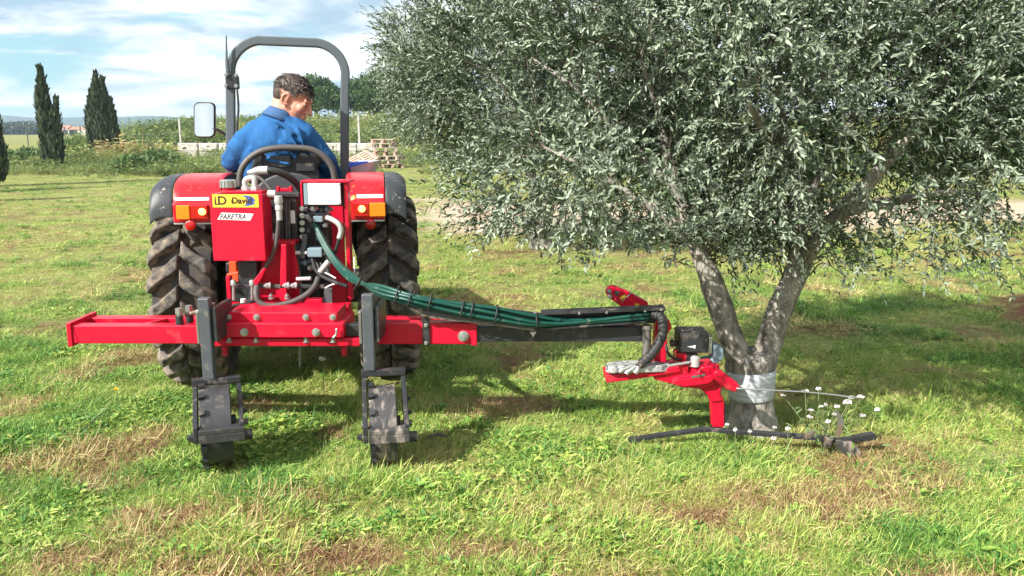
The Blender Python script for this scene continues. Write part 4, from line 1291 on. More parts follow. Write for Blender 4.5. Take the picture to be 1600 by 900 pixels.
def rear_wheel(xc, side):
    rw = .54; hw = .178
    mb = MB()
    prof = [(-hw * .82, .30), (-hw, .38), (-hw, .47), (-hw * .93, .515), (-hw * .6, .535), (0, .54), (hw * .6, .535), (hw * .93, .515), (hw, .47), (hw, .38), (hw * .82, .30), (-hw * .82, .30)]
    mb.lathe((xc, AX_Y, .585), (1, 0, 0), prof, 56)
    w = mb.build('rear_wheel', 'tyre', tractor, auto=35, fix=True)
    c = Vector((xc, AX_Y, .585))
    # recentre on the axle so that lugs can be turned round it
    off = c - Vector((TX, AX_Y, 0))
    w.data.transform(Matrix.Translation(-off)); w.location = off
    mb = MB()
    mb.lathe(c, (1, 0, 0), [(-hw * .80, .31), (-hw * .55, .30), (-.03 * side, .27), (-.02, .12), (.03, .11), (.05, 0.001)], 40)
    mb.lathe(c, (1, 0, 0), [(hw * .80, .31), (hw * .5, .295), (.05, .27), (.02, .14), (.02, .12)], 40)
    mb.build('rim', 'black', w, auto=35, fix=True)  # true rim colour unknown; black puts the shade inside the wheel into the colour
    n = 20
    rg = random.Random(int(xc * 100))
    for s in (1, -1):
        kinds = []
        for v in range(3):
            lm = MB(); sec = []
            K = 9
            for i in range(K + 1):
                f = i / K
                x = 0.006 + f * (hw + .006)
                lag = -0.25 * f ** 0.85
                top = .600 - .010 * f; bot = .527
                if f > .80:
                    g = (f - .8) / .2
                    top = .597 - .012 - .045 * g * g; bot = .50 - .07 * g
                hwid = (0.088 + .010 * math.sin(f * 7 + v)) * (1 + .12 * (1 - f))
                tw = hwid * .74
                top += rg.uniform(-.005, .003)
                sec.append([(x, lag - hwid, bot), (x, lag - tw, top), (x, lag + tw, top), (x, lag + hwid, bot)])
            vs = []
            for q in sec:
                for (x, a, r) in q:
                    vs.append(Vector((s * x, -r * math.cos(a), r * math.sin(a))))
            fs = []
            for i in range(K):
                for k in range(3):
                    fs.append((i * 4 + k, i * 4 + k + 1, (i + 1) * 4 + k + 1, (i + 1) * 4 + k))
            fs.append((0, 3, 2, 1)); fs.append((K * 4, K * 4 + 1, K * 4 + 2, K * 4 + 3))
            lm.add(vs, fs)
            o = lm.build('lug', 'lug', None, auto=50, fix=True)
            kinds.append(o.data); bpy.data.objects.remove(o)
        for k in range(n):
            o = link('lug', kinds[k % 3], w)
            o.rotation_euler = (-(k + (0 if s > 0 else .5)) * 2 * math.pi / n + rg.uniform(-.012, .012), 0, 0)
            b = o.modifiers.new('bevel', 'BEVEL'); b.width = .009; b.segments = 2; b.limit_method = 'ANGLE'; b.angle_limit = R(35)
    return w
LWX, RWX = TX - .607, TX + .607
rear_wheel(LWX, -1)
rear_wheel(RWX, 1)

FPROF = [(6.12, .98), (6.03, 1.15), (5.85, 1.27), (5.55, 1.325), (5.25, 1.333), (5.08, 1.318), (4.98, 1.278), (4.93, 1.20), (4.915, 1.11)]
FSP = [(p.y, p.z) for p in spline([Vector((0, a, b)) for a, b in FPROF], 5)]
def on_fender(px, py, lift=.010):
    """point of the fender's rear surface seen in that direction"""
    best = None
    for (y, z) in FSP:
        e = abs(P(px, py, y).z - z)
        if y < 5.2 and (best is None or e < best[0]): best = (e, y)
    p = P(px, py, best[1])
    return Vector((p.x, p.y - lift, p.z + lift * .3))
def fender(x0, x1, outer, name_side):
    """x0 inner edge, x1 seam to the black outer piece, outer edge"""
    prof = FPROF
    sp = [(p.y, p.z) for p in spline([Vector((0, a, b)) for a, b in prof], 5)]
    def shell(xa, xb, mat, nm, drop=0.0, parent=tractor, thick=.012):
        mb = MB()
        cols = []
        m = 7
        for j in range(m):
            f = j / (m - 1); x = xa + (xb - xa) * f
            dz = -drop * max(0.0, f - .45) ** 2 / .3025
            for (y, z) in sp: cols.append((x, y, z + dz))
        n = len(sp)
        fs = []
        for j in range(m - 1):
            for i in range(n - 1): fs.append((j * n + i, j * n + i + 1, (j + 1) * n + i + 1, (j + 1) * n + i))
        mb.add(cols, fs)
        o = mb.build(nm, mat, parent, auto=40)
        s = o.modifiers.new('t', 'SOLIDIFY'); s.thickness = thick; s.offset = 0
        b = o.modifiers.new('b', 'BEVEL'); b.width = .004; b.segments = 2; b.limit_method = 'ANGLE'; b.angle_limit = R(50)
        return o
    f = shell(x0, x1, 'red_tractor', 'fender')
    # inner side panel and the flat light board under the rear edge
    mb = MB()
    pts = [(x0, y, z - .004) for y, z in sp] + [(x0, 5.02, .92), (x0, 6.0, .80)]
    mb.prism(pts, (0.012 if x1 > x0 else -.012, 0, 0)); mb.build('inner_panel', 'black', f)
    shell(x1 + (.004 if outer > x1 else -.004), outer, 'fender_black', 'fender_extension', .04)
    lo, hi = min(x0, x1), max(x0, x1)
    mb = MB(); mb.box(lo + .004, hi - .003, 4.885, 4.935, P(300, 345.5, 4.885).z, P(300, 316, 4.885).z); mb.build('light_board', 'red_tractor', f, bevel=.008)
    mb = MB(); mb.box(lo + .004, hi - .003, 4.885, 4.99, P(300, 348.5, 4.885).z, P(300, 345.8, 4.885).z); mb.build('light_bracket', 'zinc', f, bevel=.002)
    return f
XL_in, XL_seam, XL_out = P(352, 300, 4.95).x, P(282, 300, 4.95).x, P(247, 300, 4.95).x
XR_in, XR_seam, XR_out = P(541, 300, 4.95).x, P(602, 300, 4.95).x, P(636, 300, 4.95).x
fl = fender(XL_in, XL_seam, XL_out, 'l')
fr = fender(XR_in, XR_seam, XR_out, 'r')

def lamp_row(f, boxes):
    for nm, mat, x0, y0, x1, y1, lab in boxes:
        mb = MB(); mb.bx(x0, y0, x1, y1, 4.862, .026)
        o = mb.build(nm, mat, tractor, bevel=.006, seg=3); 
        if lab: o['label'] = lab
lamp_row(fl, [('indicator_lens', 'lens_orange', 282, 319, 302, 341, 'orange indicator on the left fender'), ('tail_light', 'lens_red', 303, 319, 329, 341, 'red tail light on the left fender')])
lamp_row(fr, [('tail_light', 'lens_red', 549, 319, 574, 341, 'red tail light on the right fender'), ('indicator_lens', 'lens_orange', 575, 319, 600, 341, 'orange indicator on the right fender')])
for px, py, s in ((320, 329, 'left'), (562.5, 328, 'right')):
    c = P(px, py, 4.858)
    mb = MB(); mb.lathe(c, (0, -1, 0), [(0, .021), (.006, .019), (.010, .010), (.0105, .001)], 18)
    mb.build('bulb', 'lens_lit', tractor, smooth=True)
for px, py in ((304, 350), (577, 353)):
    c = P(px, py, 4.87)
    mb = MB(); mb.lathe(c, (0, -1, 0), [(-.012, .001), (-.012, .030), (.006, .030), (.011, .024), (.012, .001)], 20)
    mb.build('reflector', 'lens_red', tractor, auto=40, fix=True)
    mb = MB(); mb.obox(c + Vector((0, .02, .028)), (.02, .006, .05)); mb.build('reflector_bracket', 'black', tractor)
# pale stripe decals on the fenders
def decal(name, mat, pts):
    mb = MB(); a = [on_fender(x, y, .0085) for x, y in pts]
    mb.prism(a, (0, .002, -.0005)); mb.build(name, mat, tractor, fix=True)
decal('stripe_decal', 'label_white', [(284, 312), (284, 306), (334, 306), (334, 312)])
decal('stripe_decal', 'label_white', [(558, 311.5), (558, 305.5), (599, 305.5), (599, 311.5)])
decal('fender_reflector', 'lens_orange', [(543, 318), (543, 297), (556, 291), (556, 312)])

# chassis and everything ahead of the axle
mb = MB(); mb.box(TX - .46, TX + .46, AX_Y - .11, AX_Y + .11, .49, .68); mb.build('axle_housing', 'black', tractor, bevel=.02)
mb = MB(); mb.box(TX - .17, TX + .19, 5.05, 6.9, .30, .80); mb.build('transmission', 'black', tractor, bevel=.03)  # underside shaped lower to deepen the shade on the ground between the tyres
mb = MB(); mb.box(TX - .46, TX + .46, 5.75, 6.45, .50, .54); mb.build('footplate', 'black', tractor, bevel=.01)
mb = MB()
mb.hexa([(TX - .27, 6.45, .72), (TX + .27, 6.45, .72), (TX + .23, 6.45, 1.25), (TX - .23, 6.45, 1.25), (TX - .25, 7.65, .70), (TX + .25, 7.65, .70), (TX + .20, 7.65, 1.10), (TX - .20, 7.65, 1.10)])
mb.build('bonnet', 'red_tractor', tractor, bevel=.06, seg=4)
mb = MB(); mb.box(TX - .21, TX + .21, 7.655, 7.70, .66, 1.0); mb.build('grille', 'black', tractor, bevel=.02)
mb = MB(); mb.box(TX - .3, TX + .3, 6.28, 6.44, .78, 1.28); mb.build('dashboard', 'seat', tractor, bevel=.03)
mb = MB(); mb.cyl((TX, 6.28, 1.15), (TX, 6.0, 1.30), .022); mb.build('steering_column', 'black', tractor, auto=40)
mb = MB()
ring = [Vector((TX + .19 * math.cos(a), 5.99 + .19 * math.sin(a) * .40, 1.31 + .19 * math.sin(a) * .85 * .9)) for a in np.linspace(0, 2 * math.pi, 32, endpoint=False)]
mb.tube(ring, .015, 8, closed=True)
mb.build('steering_wheel', 'seat', tractor, smooth=True)
mb = MB(); mb.cyl((TX - .45, 7.2, .36), (TX + .45, 7.2, .36), .05); mb.build('front_axle', 'black', tractor, auto=40)
for sx in (-.52, .52):
    mb = MB()
    h = .10
    mb.lathe((TX + sx, 7.2, .36), (1, 0, 0), [(-h * .8, .2), (-h, .26), (-h * .9, .34), (-h * .4, .36), (h * .4, .36), (h * .9, .34), (h, .26), (h * .8, .2), (-h * .8, .2)], 40)
    w = mb.build('front_wheel', 'tyre', tractor, auto=35, fix=True)
    mb = MB(); mb.lathe((TX + sx, 7.2, .36), (1, 0, 0), [(-.07, .21), (-.03, .18), (0, .05), (0.03, .18), (.07, .21)], 30); mb.build('rim', 'red_tractor', w, auto=35)

# seat and its hoop
SY = 5.20
mb = MB()
mb.box(TX - .235, TX + .235, 5.32, 5.80, .93, 1.03); mb.build('seat', 'seat', tractor, bevel=.03, seg=3)
mb = MB()
mb.pp([(402, 240), (424, 237), (500, 240), (505, 252), (497, 262), (505, 300), (405, 300), (396, 262)], 5.235, .05)
mb.build('backrest', 'seat', tractor, bevel=.012, seg=3)
mb = MB(); mb.bx(424, 243, 455, 261, 5.21, .022); mb.build('backrest_box', 'disc_grey', tractor, bevel=.004)
mb = MB(); mb.bx(464, 254, 492, 268, 5.215, .018); mb.bx(400, 238, 412, 262, 5.212, .02); mb.build('backrest_clip', 'black', tractor, bevel=.004)
# smooth grey seat base with a rounded top
mb = MB()
pts = [P(450 + 62 * math.cos(a), 325 - 55 * math.sin(a), 5.16) for a in np.linspace(0.02, math.pi - .02, 26)]
mb.prism(pts, (0, .05, 0)); mb.build('seat_base', 'disc_grey', tractor, bevel=.01, fix=True)
mb = MB()
hp = [P(376, 292, 5.17), P(377, 272, 5.17), P(383, 257, 5.17), P(395, 244, 5.17), P(412, 235, 5.17), P(435, 231, 5.17), P(462, 231, 5.17), P(485, 234, 5.17), P(503, 244, 5.17), P(515, 259, 5.17), P(520, 275, 5.17), P(521, 295, 5.17)]
mb.tube(spline(hp, 6), .0195, 16); mb.build('seat_hoop', 'hose_grey', tractor, smooth=True)

# roll bar
RY = 5.50
mb = MB()
corner = lambda cx, cy, r, a0, a1: [(cx + r * math.cos(a), cy - r * math.sin(a)) for a in np.linspace(a0, a1, 9)]
path = [(364, 300), (364, 200), (363.5, 122)] + corner(412, 112, 48.5, math.pi * .97, math.pi * .55) + corner(488, 116, 50, math.pi * .46, math.pi * 0.02) + [(537, 150), (537, 220), (537, 300)]
mb.sqtube([P(x, y, RY) for x, y in path], .056, (0, 1, 0), .052)
mb.build('roll_bar', 'rops', tractor, bevel=.010, seg=3)
for px in (364, 537):
    mb = MB(); mb.bx(px - 10, 286, px + 10, 312, RY - .05, .11); mb.build('roll_bar_foot', 'black', tractor, bevel=.006)
mb = MB(); mb.bx(354, 118, 372, 139, RY - .045, .09); mb.build('roll_bar_hinge', 'black', tractor, bevel=.006)
for px, py in ((354.5, 118), (370, 118), (354.5, 135), (370, 135)):
    mb = MB(); mb.bolt(P(px, py, RY - .05), (0, -1, 0), .009, .015); mb.build('bolt', 'zinc', tractor)
mb = MB(); mb.cyl(P(358, 112, RY - .05), P(355.5, 92, RY - .05), .012, 10, .008); mb.cyl(P(355.5, 92, RY - .05), P(355, 57, RY - .05), .0075, 8, .004)
mb.tube(spline([P(361, 118, RY - .04), P(357, 108, RY - .05), P(356, 95, RY - .05)], 5), .012, 8)
mb.build('locking_rod', 'rops', tractor, auto=40)
mb = MB(); mb.tube(spline([P(372, 140, RY - .035), P(374, 170, RY - .035), P(372, 200, RY - .035), P(373, 240, RY - .035)], 5), .007, 7); mb.build('cable', 'rubber', tractor, smooth=True)
# mirror
mb = MB(); mb.tube(spline([P(359, 212, RY), P(348, 205, RY - .02), P(336, 200, RY - .03)], 5), .010, 8); mb.build('mirror_arm', 'black', tractor, smooth=True)
def rrect(px0, py0, px1, py1, r, Y, n=6):
    pts = []
    for cx, cy, a0 in ((px1 - r, py0 + r, 0), (px0 + r, py0 + r, 90), (px0 + r, py1 - r, 180), (px1 - r, py1 - r, 270)):
        for i in range(n + 1):
            a = R(a0 + 90 * i / n)
            pts.append(P(cx + r * math.cos(a), cy - r * math.sin(a), Y))
    return pts
mb = MB()
tilt = Vector((.0, 0, 0))
mb.prism(rrect(307.5, 160, 339.5, 215, 8, RY - .03), (0, .035, 0)); mi = mb.build('mirror', 'black', tractor, bevel=.008, seg=3)
mi['label'] = 'rounded rectangular mirror on the left roll bar post'
mb = MB()
pg = rrect(309.5, 162, 337.5, 213, 7, RY - .0325)
zc_ = sum(p.z for p in pg) / len(pg)
pg = [Vector((p.x, p.y - .006 - (p.z - zc_) * .014, p.z)) for p in pg]
mb.prism(pg, (0, .003, 0)); mb.build('mirror_glass', 'mirror', mi)

# drawbar, links, rear plates
mb = MB(); mb.pp([(400, 382), (466, 382), (474, 425), (478, 480), (392, 480), (398, 425)], 4.98, .03); mb.build('rear_plate', 'black', tractor, bevel=.006)
mb = MB(); mb.pp([(362, 408), (400, 408), (405, 470), (360, 470)], 5.02, .2); mb.build('gear_case', 'black', tractor, bevel=.01)
for s, px in ((-1, 392), (1, 490)):
    mb = MB(); mb.sqtube([P(px, 470, 5.05), P(px + s * 22, 500, 4.42)], .045, (1, 0, 0)); mb.build('lower_link', 'black', tractor, bevel=.005)
mb = MB(); mb.bx(516, 300, 540, 480, 4.95, .03); mb.build('side_plate', 'red', tractor, bevel=.004)
# chain under the drawbar
mb = MB()
for i in range(9):
    c = P(468.5, 541 + i * 3.8, 4.62); a = 0 if i % 2 else math.pi / 2
    ring = [c + Vector((.006 * math.cos(t) * math.cos(a), .006 * math.cos(t) * math.sin(a), .010 * math.sin(t))) for t in np.linspace(0, 2 * math.pi, 10, endpoint=False)]
    mb.tube(ring, .0026, 5, closed=True)
mb.build('chain', 'zinc', tractor, smooth=True)

# the tractor stands turned a little to the left of the camera axis: swing its pieces round
YAW = R(9)
def swing(o, cx, cy):
    w = o.location + tractor.location
    dx_, dy_ = w.x - cx, w.y - cy
    o.location = Vector((cx + dx_ * math.cos(YAW) - dy_ * math.sin(YAW), cy + dx_ * math.sin(YAW) + dy_ * math.cos(YAW), w.z)) - tractor.location
    o.rotation_euler.z += YAW
for o in tractor.children:
    k = o.name.split('.')[0]
    if k in ('roll_bar', 'roll_bar_foot', 'roll_bar_hinge', 'bolt', 'locking_rod', 'cable', 'mirror_arm', 'mirror'): swing(o, P(449, 150, RY).x, RY)
    elif k in ('seat_hoop', 'backrest', 'backrest_box', 'backrest_clip', 'seat_base'): swing(o, P(449, 265, 5.19).x, 5.19)
    elif k in ('chain', 'lower_link'): pass
    else: swing(o, TX, 4.88)

# =================================================================== THE WEEDER carried behind it
BY = 4.15
weeder = thing('inter_row_weeder', (P(440, 520, BY).x, BY, 0), 'red and black hydraulic weeder frame with side arm and two gauge wheels behind the tractor', 'weeder')
def wpart(name, mat, fn, bevel=.004, seg=2, parent=weeder, **k):
    mb = MB(); fn(mb)
    return mb.build(name, mat, parent, bevel=bevel, seg=seg, **k)
# left pair of rails
wpart('beam_rail', 'red', lambda m: m.bx(112, 509, 345, 537, BY, .07))
ry = BY + .18
wpart('beam_rail', 'red', lambda m: m.box(P(112, 520, BY).x, P(345, 520, BY).x, ry, ry + .07, P(200, 537, BY).z, P(200, 509, BY).z))
x0 = P(106, 520, BY).x; zt, zb = P(110, 504, BY).z, P(110, 541, BY).z
wpart('end_plate', 'red', lambda m: m.box(x0, x0 + .024, BY - .012, ry + .085, zb, zt))
wpart('end_gusset', 'red', lambda m: m.prism([(x0 + .0245, BY - .003, zb + .02), (x0 + .05, BY - .003, zb + .02), (x0 + .025, BY - .003, zt - .02)], (0, .002, 0)), 0)
zr = P(200, 509, BY).z
wpart('brace', 'red', lambda m: m.obox((P(227, 505, BY).x, BY + .125, zr - .010), (.022, .20, .016), (0, 0, -.5)))
wpart('brace', 'red', lambda m: m.obox((P(262, 505, BY).x, BY + .125, zr - .030), (.16, .03, .012), (0, 0, .35)))
for px, py, yy in ((281, 489, BY + .03), (297, 484, BY + .10)):
    c = P(px, 508, yy)
    wpart('clamp_bolt', 'zinc', lambda m: (m.cyl(Vector((c.x, yy, zr - .01)), Vector((c.x, yy, zr + .075)), .011, 12), m.cyl(Vector((c.x, yy, zr + .055)), Vector((c.x, yy, zr + .085)), .019, 6)), 0)
    wpart('clamp_collar', 'black', lambda m: m.cyl(Vector((c.x, yy, zr - .003)), Vector((c.x, yy, zr + .045)), .020, 14), 0, auto=40)
wpart('adjusting_rod', 'worn', lambda m: m.tube([P(290, 492, BY + .06), P(318, 484, BY + .05)], .010, 8), 0, auto=40)
# centre block
wpart('centre_block', 'red', lambda m: m.bx(335, 505, 537, 528, BY - .05, .30), .006)
wpart('under_plate', 'red', lambda m: m.bx(312, 529, 562, 541, BY - .02, .28), .004)
wpart('clamp_plate', 'red', lambda m: m.bx(356, 488, 527, 504.3, BY - .01, .24), .005)
wpart('deck', 'red', lambda m: m.bx(343, 477, 545, 500, BY + .26, .10), .005)
wpart('deck_lug', 'red', lambda m: m.bx(343, 473, 357, 495, BY + .20, .05), .004)
wpart('deck_lug', 'red', lambda m: m.pp([(476, 468), (503, 467), (503, 480), (476, 480)], BY + .33, .05), .004)
for px in (357, 401, 478, 520):
    c = P(px, 495.5, BY - .011); mb = MB(); mb.bolt(c, (0, -1, 0), .0125, .016); mb.build('bolt', 'zinc', weeder)
for px, py in ((382, 519), (494, 519)):
    c = P(px, py, BY - .051); mb = MB(); mb.bolt(c, (0, -1, 0), .0155, .022); mb.build('bolt', 'zinc', weeder)
for px in (358, 400, 478, 520):
    c = P(px, 531, BY - .021); mb = MB(); mb.bolt(c + Vector((0, 0, -.012)), (0, 0, 1), .012, .02); mb.build('bolt', 'zinc', weeder)
wpart('lock_pin', 'zinc', lambda m: m.tube(spline([P(526, 513, BY - .07), P(525, 523, BY - .072), P(520, 528, BY - .075)], 4), .006, 8), 0, smooth=True)
wpart('lock_pin', 'zinc', lambda m: m.tube(spline([P(350, 514, BY - .06), P(349, 524, BY - .072), P(344, 527, BY - .075)], 4), .005, 8), 0, smooth=True)
wpart('stand_tab', 'red', lambda m: m.bx(346, 541.5, 354, 557, BY + .05, .03), .003)
wpart('stand_tab', 'red', lambda m: m.bx(533, 541.5, 541, 556, BY + .05, .03), .003)
# inner tube and right sleeve
wpart('inner_tube', 'black', lambda m: m.bx(538, 507, 592, 526, BY + .012, .055), .004)
wpart('sleeve', 'red', lambda m: m.bx(590, 505, 743, 538, BY, .085), .005)
wpart('sleeve', 'red', lambda m: m.box(P(560, 520, BY).x, P(700, 520, BY).x, ry, ry + .06, P(600, 534, BY).z, P(600, 509, BY).z), .004)
wpart('sleeve_collar', 'red', lambda m: m.bx(736, 502, 745, 540, BY - .006, .10), .003)
for px, py, r in ((590, 524, .019), (724, 525, .021)):
    c = P(px, py, BY - .001); mb = MB(); mb.bolt(c, (0, -1, 0), r, .024); mb.build('bolt', 'zinc', weeder)
wpart('strap', 'black', lambda m: m.bx(660, 491, 671, 541, BY - .013, .012), .002)
for py in (508, 536):
    c = P(665.5, py, BY - .013); mb = MB(); mb.bolt(c, (0, -1, 0), .008, .010); mb.build('bolt', 'zinc', weeder)
wpart('telescopic_arm', 'black', lambda m: m.bx(744, 511, 1006, 534, BY + .012, .062), .004)
# hose tray in two lengths
def tray():
    A = [(660, 466), (845, 489), (845, 494), (660, 471)]
    mb = MB(); mb.prism([P(x, y, BY + .04) for x, y in A], (0, .004, 0))
    mb.prism([P(x, y, BY + .041) for x, y in [(660, 467), (846, 490), (846, 517), (660, 493)]], (0, .003, 0))
    mb.build('hose_tray', 'black', weeder)
    mb = MB(); mb.prism([P(x, y, BY - .055) for x, y in [(657, 491.5), (835, 514.5), (835, 517), (657, 495)]], (0, .094, 0))
    mb.build('tray_floor', 'worn', weeder)
    mb = MB()
    mb.prism([P(x, y, BY - .06) for x, y in [(846, 490), (1041, 482), (1041, 484.5), (846, 492.5)]], (0, .10, 0))
    mb.prism([P(x, y, BY + .036) for x, y in [(846, 492.5), (1040, 484.5), (1022, 505), (846, 517)]], (0, .004, 0))
    mb.prism([P(x, y, BY - .055) for x, y in [(840, 514), (1010, 502), (1010, 504.5), (840, 516.5)]], (0, .09, 0))
    mb.build('hose_tray', 'black', weeder)
    for px, py in ((662, 465), (836, 488), (905, 490), (948, 488.5), (1008, 486), (1033, 484)):
        mb = MB(); mb.bolt(P(px, py + 1, BY - .058), (0, 0, 1), .006, .009); mb.build('bolt', 'zinc', weeder)
    mb = MB(); mb.prism([P(x, y, BY - .062) for x, y in [(828, 519), (838, 519), (833, 527)]], (0, .02, 0)); mb.build('tray_hanger', 'worn', weeder)
tray()
def hose_bundle():
    rg = random.Random(2)
    base = [(490, 348, 4.66), (500, 368, 4.62), (513, 392, 4.57), (532, 418, 4.48), (556, 438, 4.34), (592, 453, 4.15), (640, 466, 4.06), (700, 479, 4.07), (770, 491, 4.07), (830, 502, 4.09), (880, 505, 4.12), (950, 500, 4.13), (1015, 493, 4.13)]
    offs = [(-9, -.01), (-5, .025), (-1.5, -.03), (2.5, .012), (6, -.025), (9.5, .005), (1, .04)]
    for k, (o, oy) in enumerate(offs):
        pts = []
        for i, (x, y, Y) in enumerate(base):
            f = min(.92, .34 + i * .065) if i < 9 else max(.45, 1 - (i - 8) * .2)
            sag = 4 * math.sin(i * 1.3 + k) * (i > 5) * .5
            pts.append(P(x + o * f * (-.45 if i > 4 else .55), y + o * f * (1 if i > 4 else -.55) + sag, Y + oy * (.8 if i > 3 else .6)))
        mb = MB(); mb.tube(spline(pts, 7), .0100, 10); mb.build('hydraulic_hose', 'hose_green', weeder, smooth=True)
    for (x, y, Y, rr, s) in ((560, 442, 4.22, .040, .62), (620, 461, 4.08, .046, .28), (641, 466, 4.06, .047, .26), (672, 473, 4.065, .047, .24), (722, 483, 4.07, .048, .20), (737, 486, 4.07, .048, .20), (775, 492, 4.07, .050, .18), (838, 503, 4.09, .044, .0)):
        c = P(x, y, Y); d = Vector((math.cos(math.atan(s)), 0, -math.sin(math.atan(s))))
        u = d.cross(Vector((0, 1, 0)))
        ring = [c + u * rr * math.cos(a) + Vector((0, 1, 0)) * rr * .9 * math.sin(a) for a in np.linspace(0, 2 * math.pi, 22, endpoint=False)]
        mb = MB(); mb.tube(ring, .0042, 6, closed=True); mb.build('cable_tie', 'rubber', weeder, smooth=True)
hose_bundle()

# gauge wheels on their posts
def gauge(px, top, bot, muddy, x_l, x_r, yaw, label):
    """post (px centre), fork, drum wheel, scraper bar"""
    pc = px
    Yp = BY - .18
    mb = MB()
    a = P(pc, top, Yp); b = P(pc - 1, bot, Yp)
    mb.sqtube([a, (a.x, Yp, b.z)], .056, (0, 1, 0), .05); mb.build('wheel_post', 'grey_steel', weeder, bevel=.006)
    mb = MB(); mb.obox((a.x + .042, BY - .07, P(pc, 507, Yp).z), (.022, .24, .17)); mb.build('post_clamp', 'black', weeder, bevel=.003)
    mb = MB(); mb.obox((a.x - .040, BY - .07, P(pc, 512, Yp).z), (.014, .24, .16)); mb.build('post_clamp', 'worn', weeder, bevel=.003)
    for dz in (-.055, .06):
        mb = MB(); mb.bolt((a.x - .047, BY - .10, P(pc, 512, Yp).z + dz), (-1, 0, 0), .010, .012); mb.build('bolt', 'zinc', weeder)
    zc = .195; rad = .19; yc = 3.87
    xl = P(x_l, bot, 4.0).x; xr = P(x_r, bot, 4.0).x
    zt = b.z
    piv = (a.x, Yp)
    # fork: far cross bar, two side arms coming down towards the camera, near scraper bar
    yn = 3.66; zn = .225
    mb = MB(); mb.box(xl, xr, Yp - .022, Yp + .022, zt - .03, zt + .004); 
    mb.turn(piv, yaw).build('fork_bridge', 'black', weeder, bevel=.004)
    for k, x in enumerate((xl + .014, xr - .011)):
        mb = MB(); mb.prism([(x - .011, Yp + .018, zt - .031), (x - .011, Yp - .022, zt - .031), (x - .011, yn - .0, zn + .035), (x - .011, yn - .0, zn - .045), (x - .011, yn + .045, zn - .05), (x - .011, Yp + .018, zt - .07)], (.022, 0, 0)); mb.turn(piv, yaw).build('fork_arm', 'black', weeder, bevel=.003)
    wl = xl + .034; wr = xr - .055
    mb = MB(); mb.box(xl + .027, xr - .0, yn - .022, yn + .045, zn - .001, zn + .022); mb.box(xl + .027, xr - .0, yn - .022, yn - .008, zn - .042, zn - .0015); mb.turn(piv, yaw).build('scraper', 'drum_muddy' if muddy else 'drum', weeder, bevel=.003)
    # steel drum wheel: wide rim, closed disc on the left, open on the right
    mb = MB(); mb.lathe((0, yc, zc), (1, 0, 0), [(wl + .004, .03), (wl, .05), (wl, rad - .004), (wl + .004, rad), (wr - .003, rad), (wr, rad - .003), (wr, rad - .012), (wl + .02, rad - .014), (wl + .014, .03)], 64)
    w = mb.turn(piv, yaw).build('gauge_wheel', 'drum_muddy' if muddy else 'drum', weeder, auto=35, fix=True)
    w['label'] = label
    for k in range(14):
        a = 2 * math.pi * k / 14 + .2
        q = []
        for (da, r, x) in ((-.10, rad + .001, wl), (.10, rad + .001, wl), (.06, rad + .001, wl + .028), (-.06, rad + .001, wl + .028)):
            q.append(Vector((x - .001, yc - r * math.cos(a + da), zc + r * math.sin(a + da))))
        mb = MB(); c = Vector((0, -math.cos(a), math.sin(a)))
        mb.prism(q, c * .016); mb.turn(piv, yaw).build('grip_tooth', 'black', w, fix=True)
    mb = MB(); mb.cyl((xl - .006, yc, zc), (xr + .022, yc, zc), .016, 12); mb.turn(piv, yaw).build('wheel_axle', 'worn', w, auto=40)
    mb = MB(); mb.cyl((wl + .01, yc, zc), (wr + .02, yc, zc), .04, 16); mb.turn(piv, yaw).build('hub', 'black', w, auto=40)
    mb = MB(); mb.bolt((xl - .0, yn + .05, zn - .03), (-1, 0, 0), .017, .020); mb.turn(piv, yaw).build('bolt', 'black', weeder)
    mb = MB(); mb.cyl((xr - .002, yn + .02, zn - .03), (xr + .035, yn + .02, zn - .03), .026, 14); mb.turn(piv, yaw).build('scraper_knob', 'rubber', weeder, auto=40)
    for (yy, z2) in ((3.93, .30), (3.84, .26)):
        mb = MB(); mb.bolt((xr, yy, z2), (1, 0, 0), .012, .016); mb.turn(piv, yaw).build('bolt', 'black', weeder)
gauge(319.5, 465, 591, False, 305, 377, R(19), 'left gauge wheel, clean scuffed black drum')
gauge(574.5, 459, 578, True, 566, 634, R(10), 'right gauge wheel with dried mud across the drum')

# A-frame mast and tank side
wpart('mast', 'red', lambda m: m.pp([(414, 380), (458, 380), (466, 418), (468, 482), (404, 482), (406, 420)], 4.62, .025))
wpart('mast_rib', 'red', lambda m: m.pp([(439, 382), (447, 382), (448, 488), (436, 488)], 4.50, .12))
wpart('mast_cap', 'red', lambda m: m.bx(411, 377, 461, 383, 4.585, .11))
wpart('mast_ear', 'red', lambda m: (m.bx(432, 291, 436, 306, 4.78, .04), m.bx(452, 291, 456, 306, 4.78, .04), m.bx(436.5, 294, 451.5, 299, 4.785, .03)), .003)
wpart('cross_bar', 'black', lambda m: m.bx(362, 445, 512, 451, 4.50, .04), .003)
for px in (365, 394):
    wpart('u_bolt', 'zinc', lambda m: (m.cyl(P(px, 443, 4.47), P(px, 469, 4.47), .0085, 10), m.lathe(P(px, 446, 4.47), (0, 0, 1), [(0, .001), (0, .016), (.022, .016), (.030, .011), (.034, .001)], 12)), 0, auto=40, fix=True)
wpart('cap_screw', 'white_paint', lambda m: m.cyl(P(380, 478, 4.44), P(380, 467, 4.44), .014, 14), 0, auto=40)
for px in (422, 451, 463):
    c = P(px, 446, 4.49); mb = MB(); mb.bolt(c, (-1, -.5, 0), .014, .025); mb.build('bolt', 'alu', weeder)
for px in (424, 449):
    c = P(px, 466, 4.47); mb = MB(); mb.bolt(c, (0, -.4, 1), .012, .02); mb.build('bolt', 'zinc', weeder)
wpart('upright_plate', 'red', lambda m: m.bx(354, 432, 360, 480, 4.50, .05), .003)
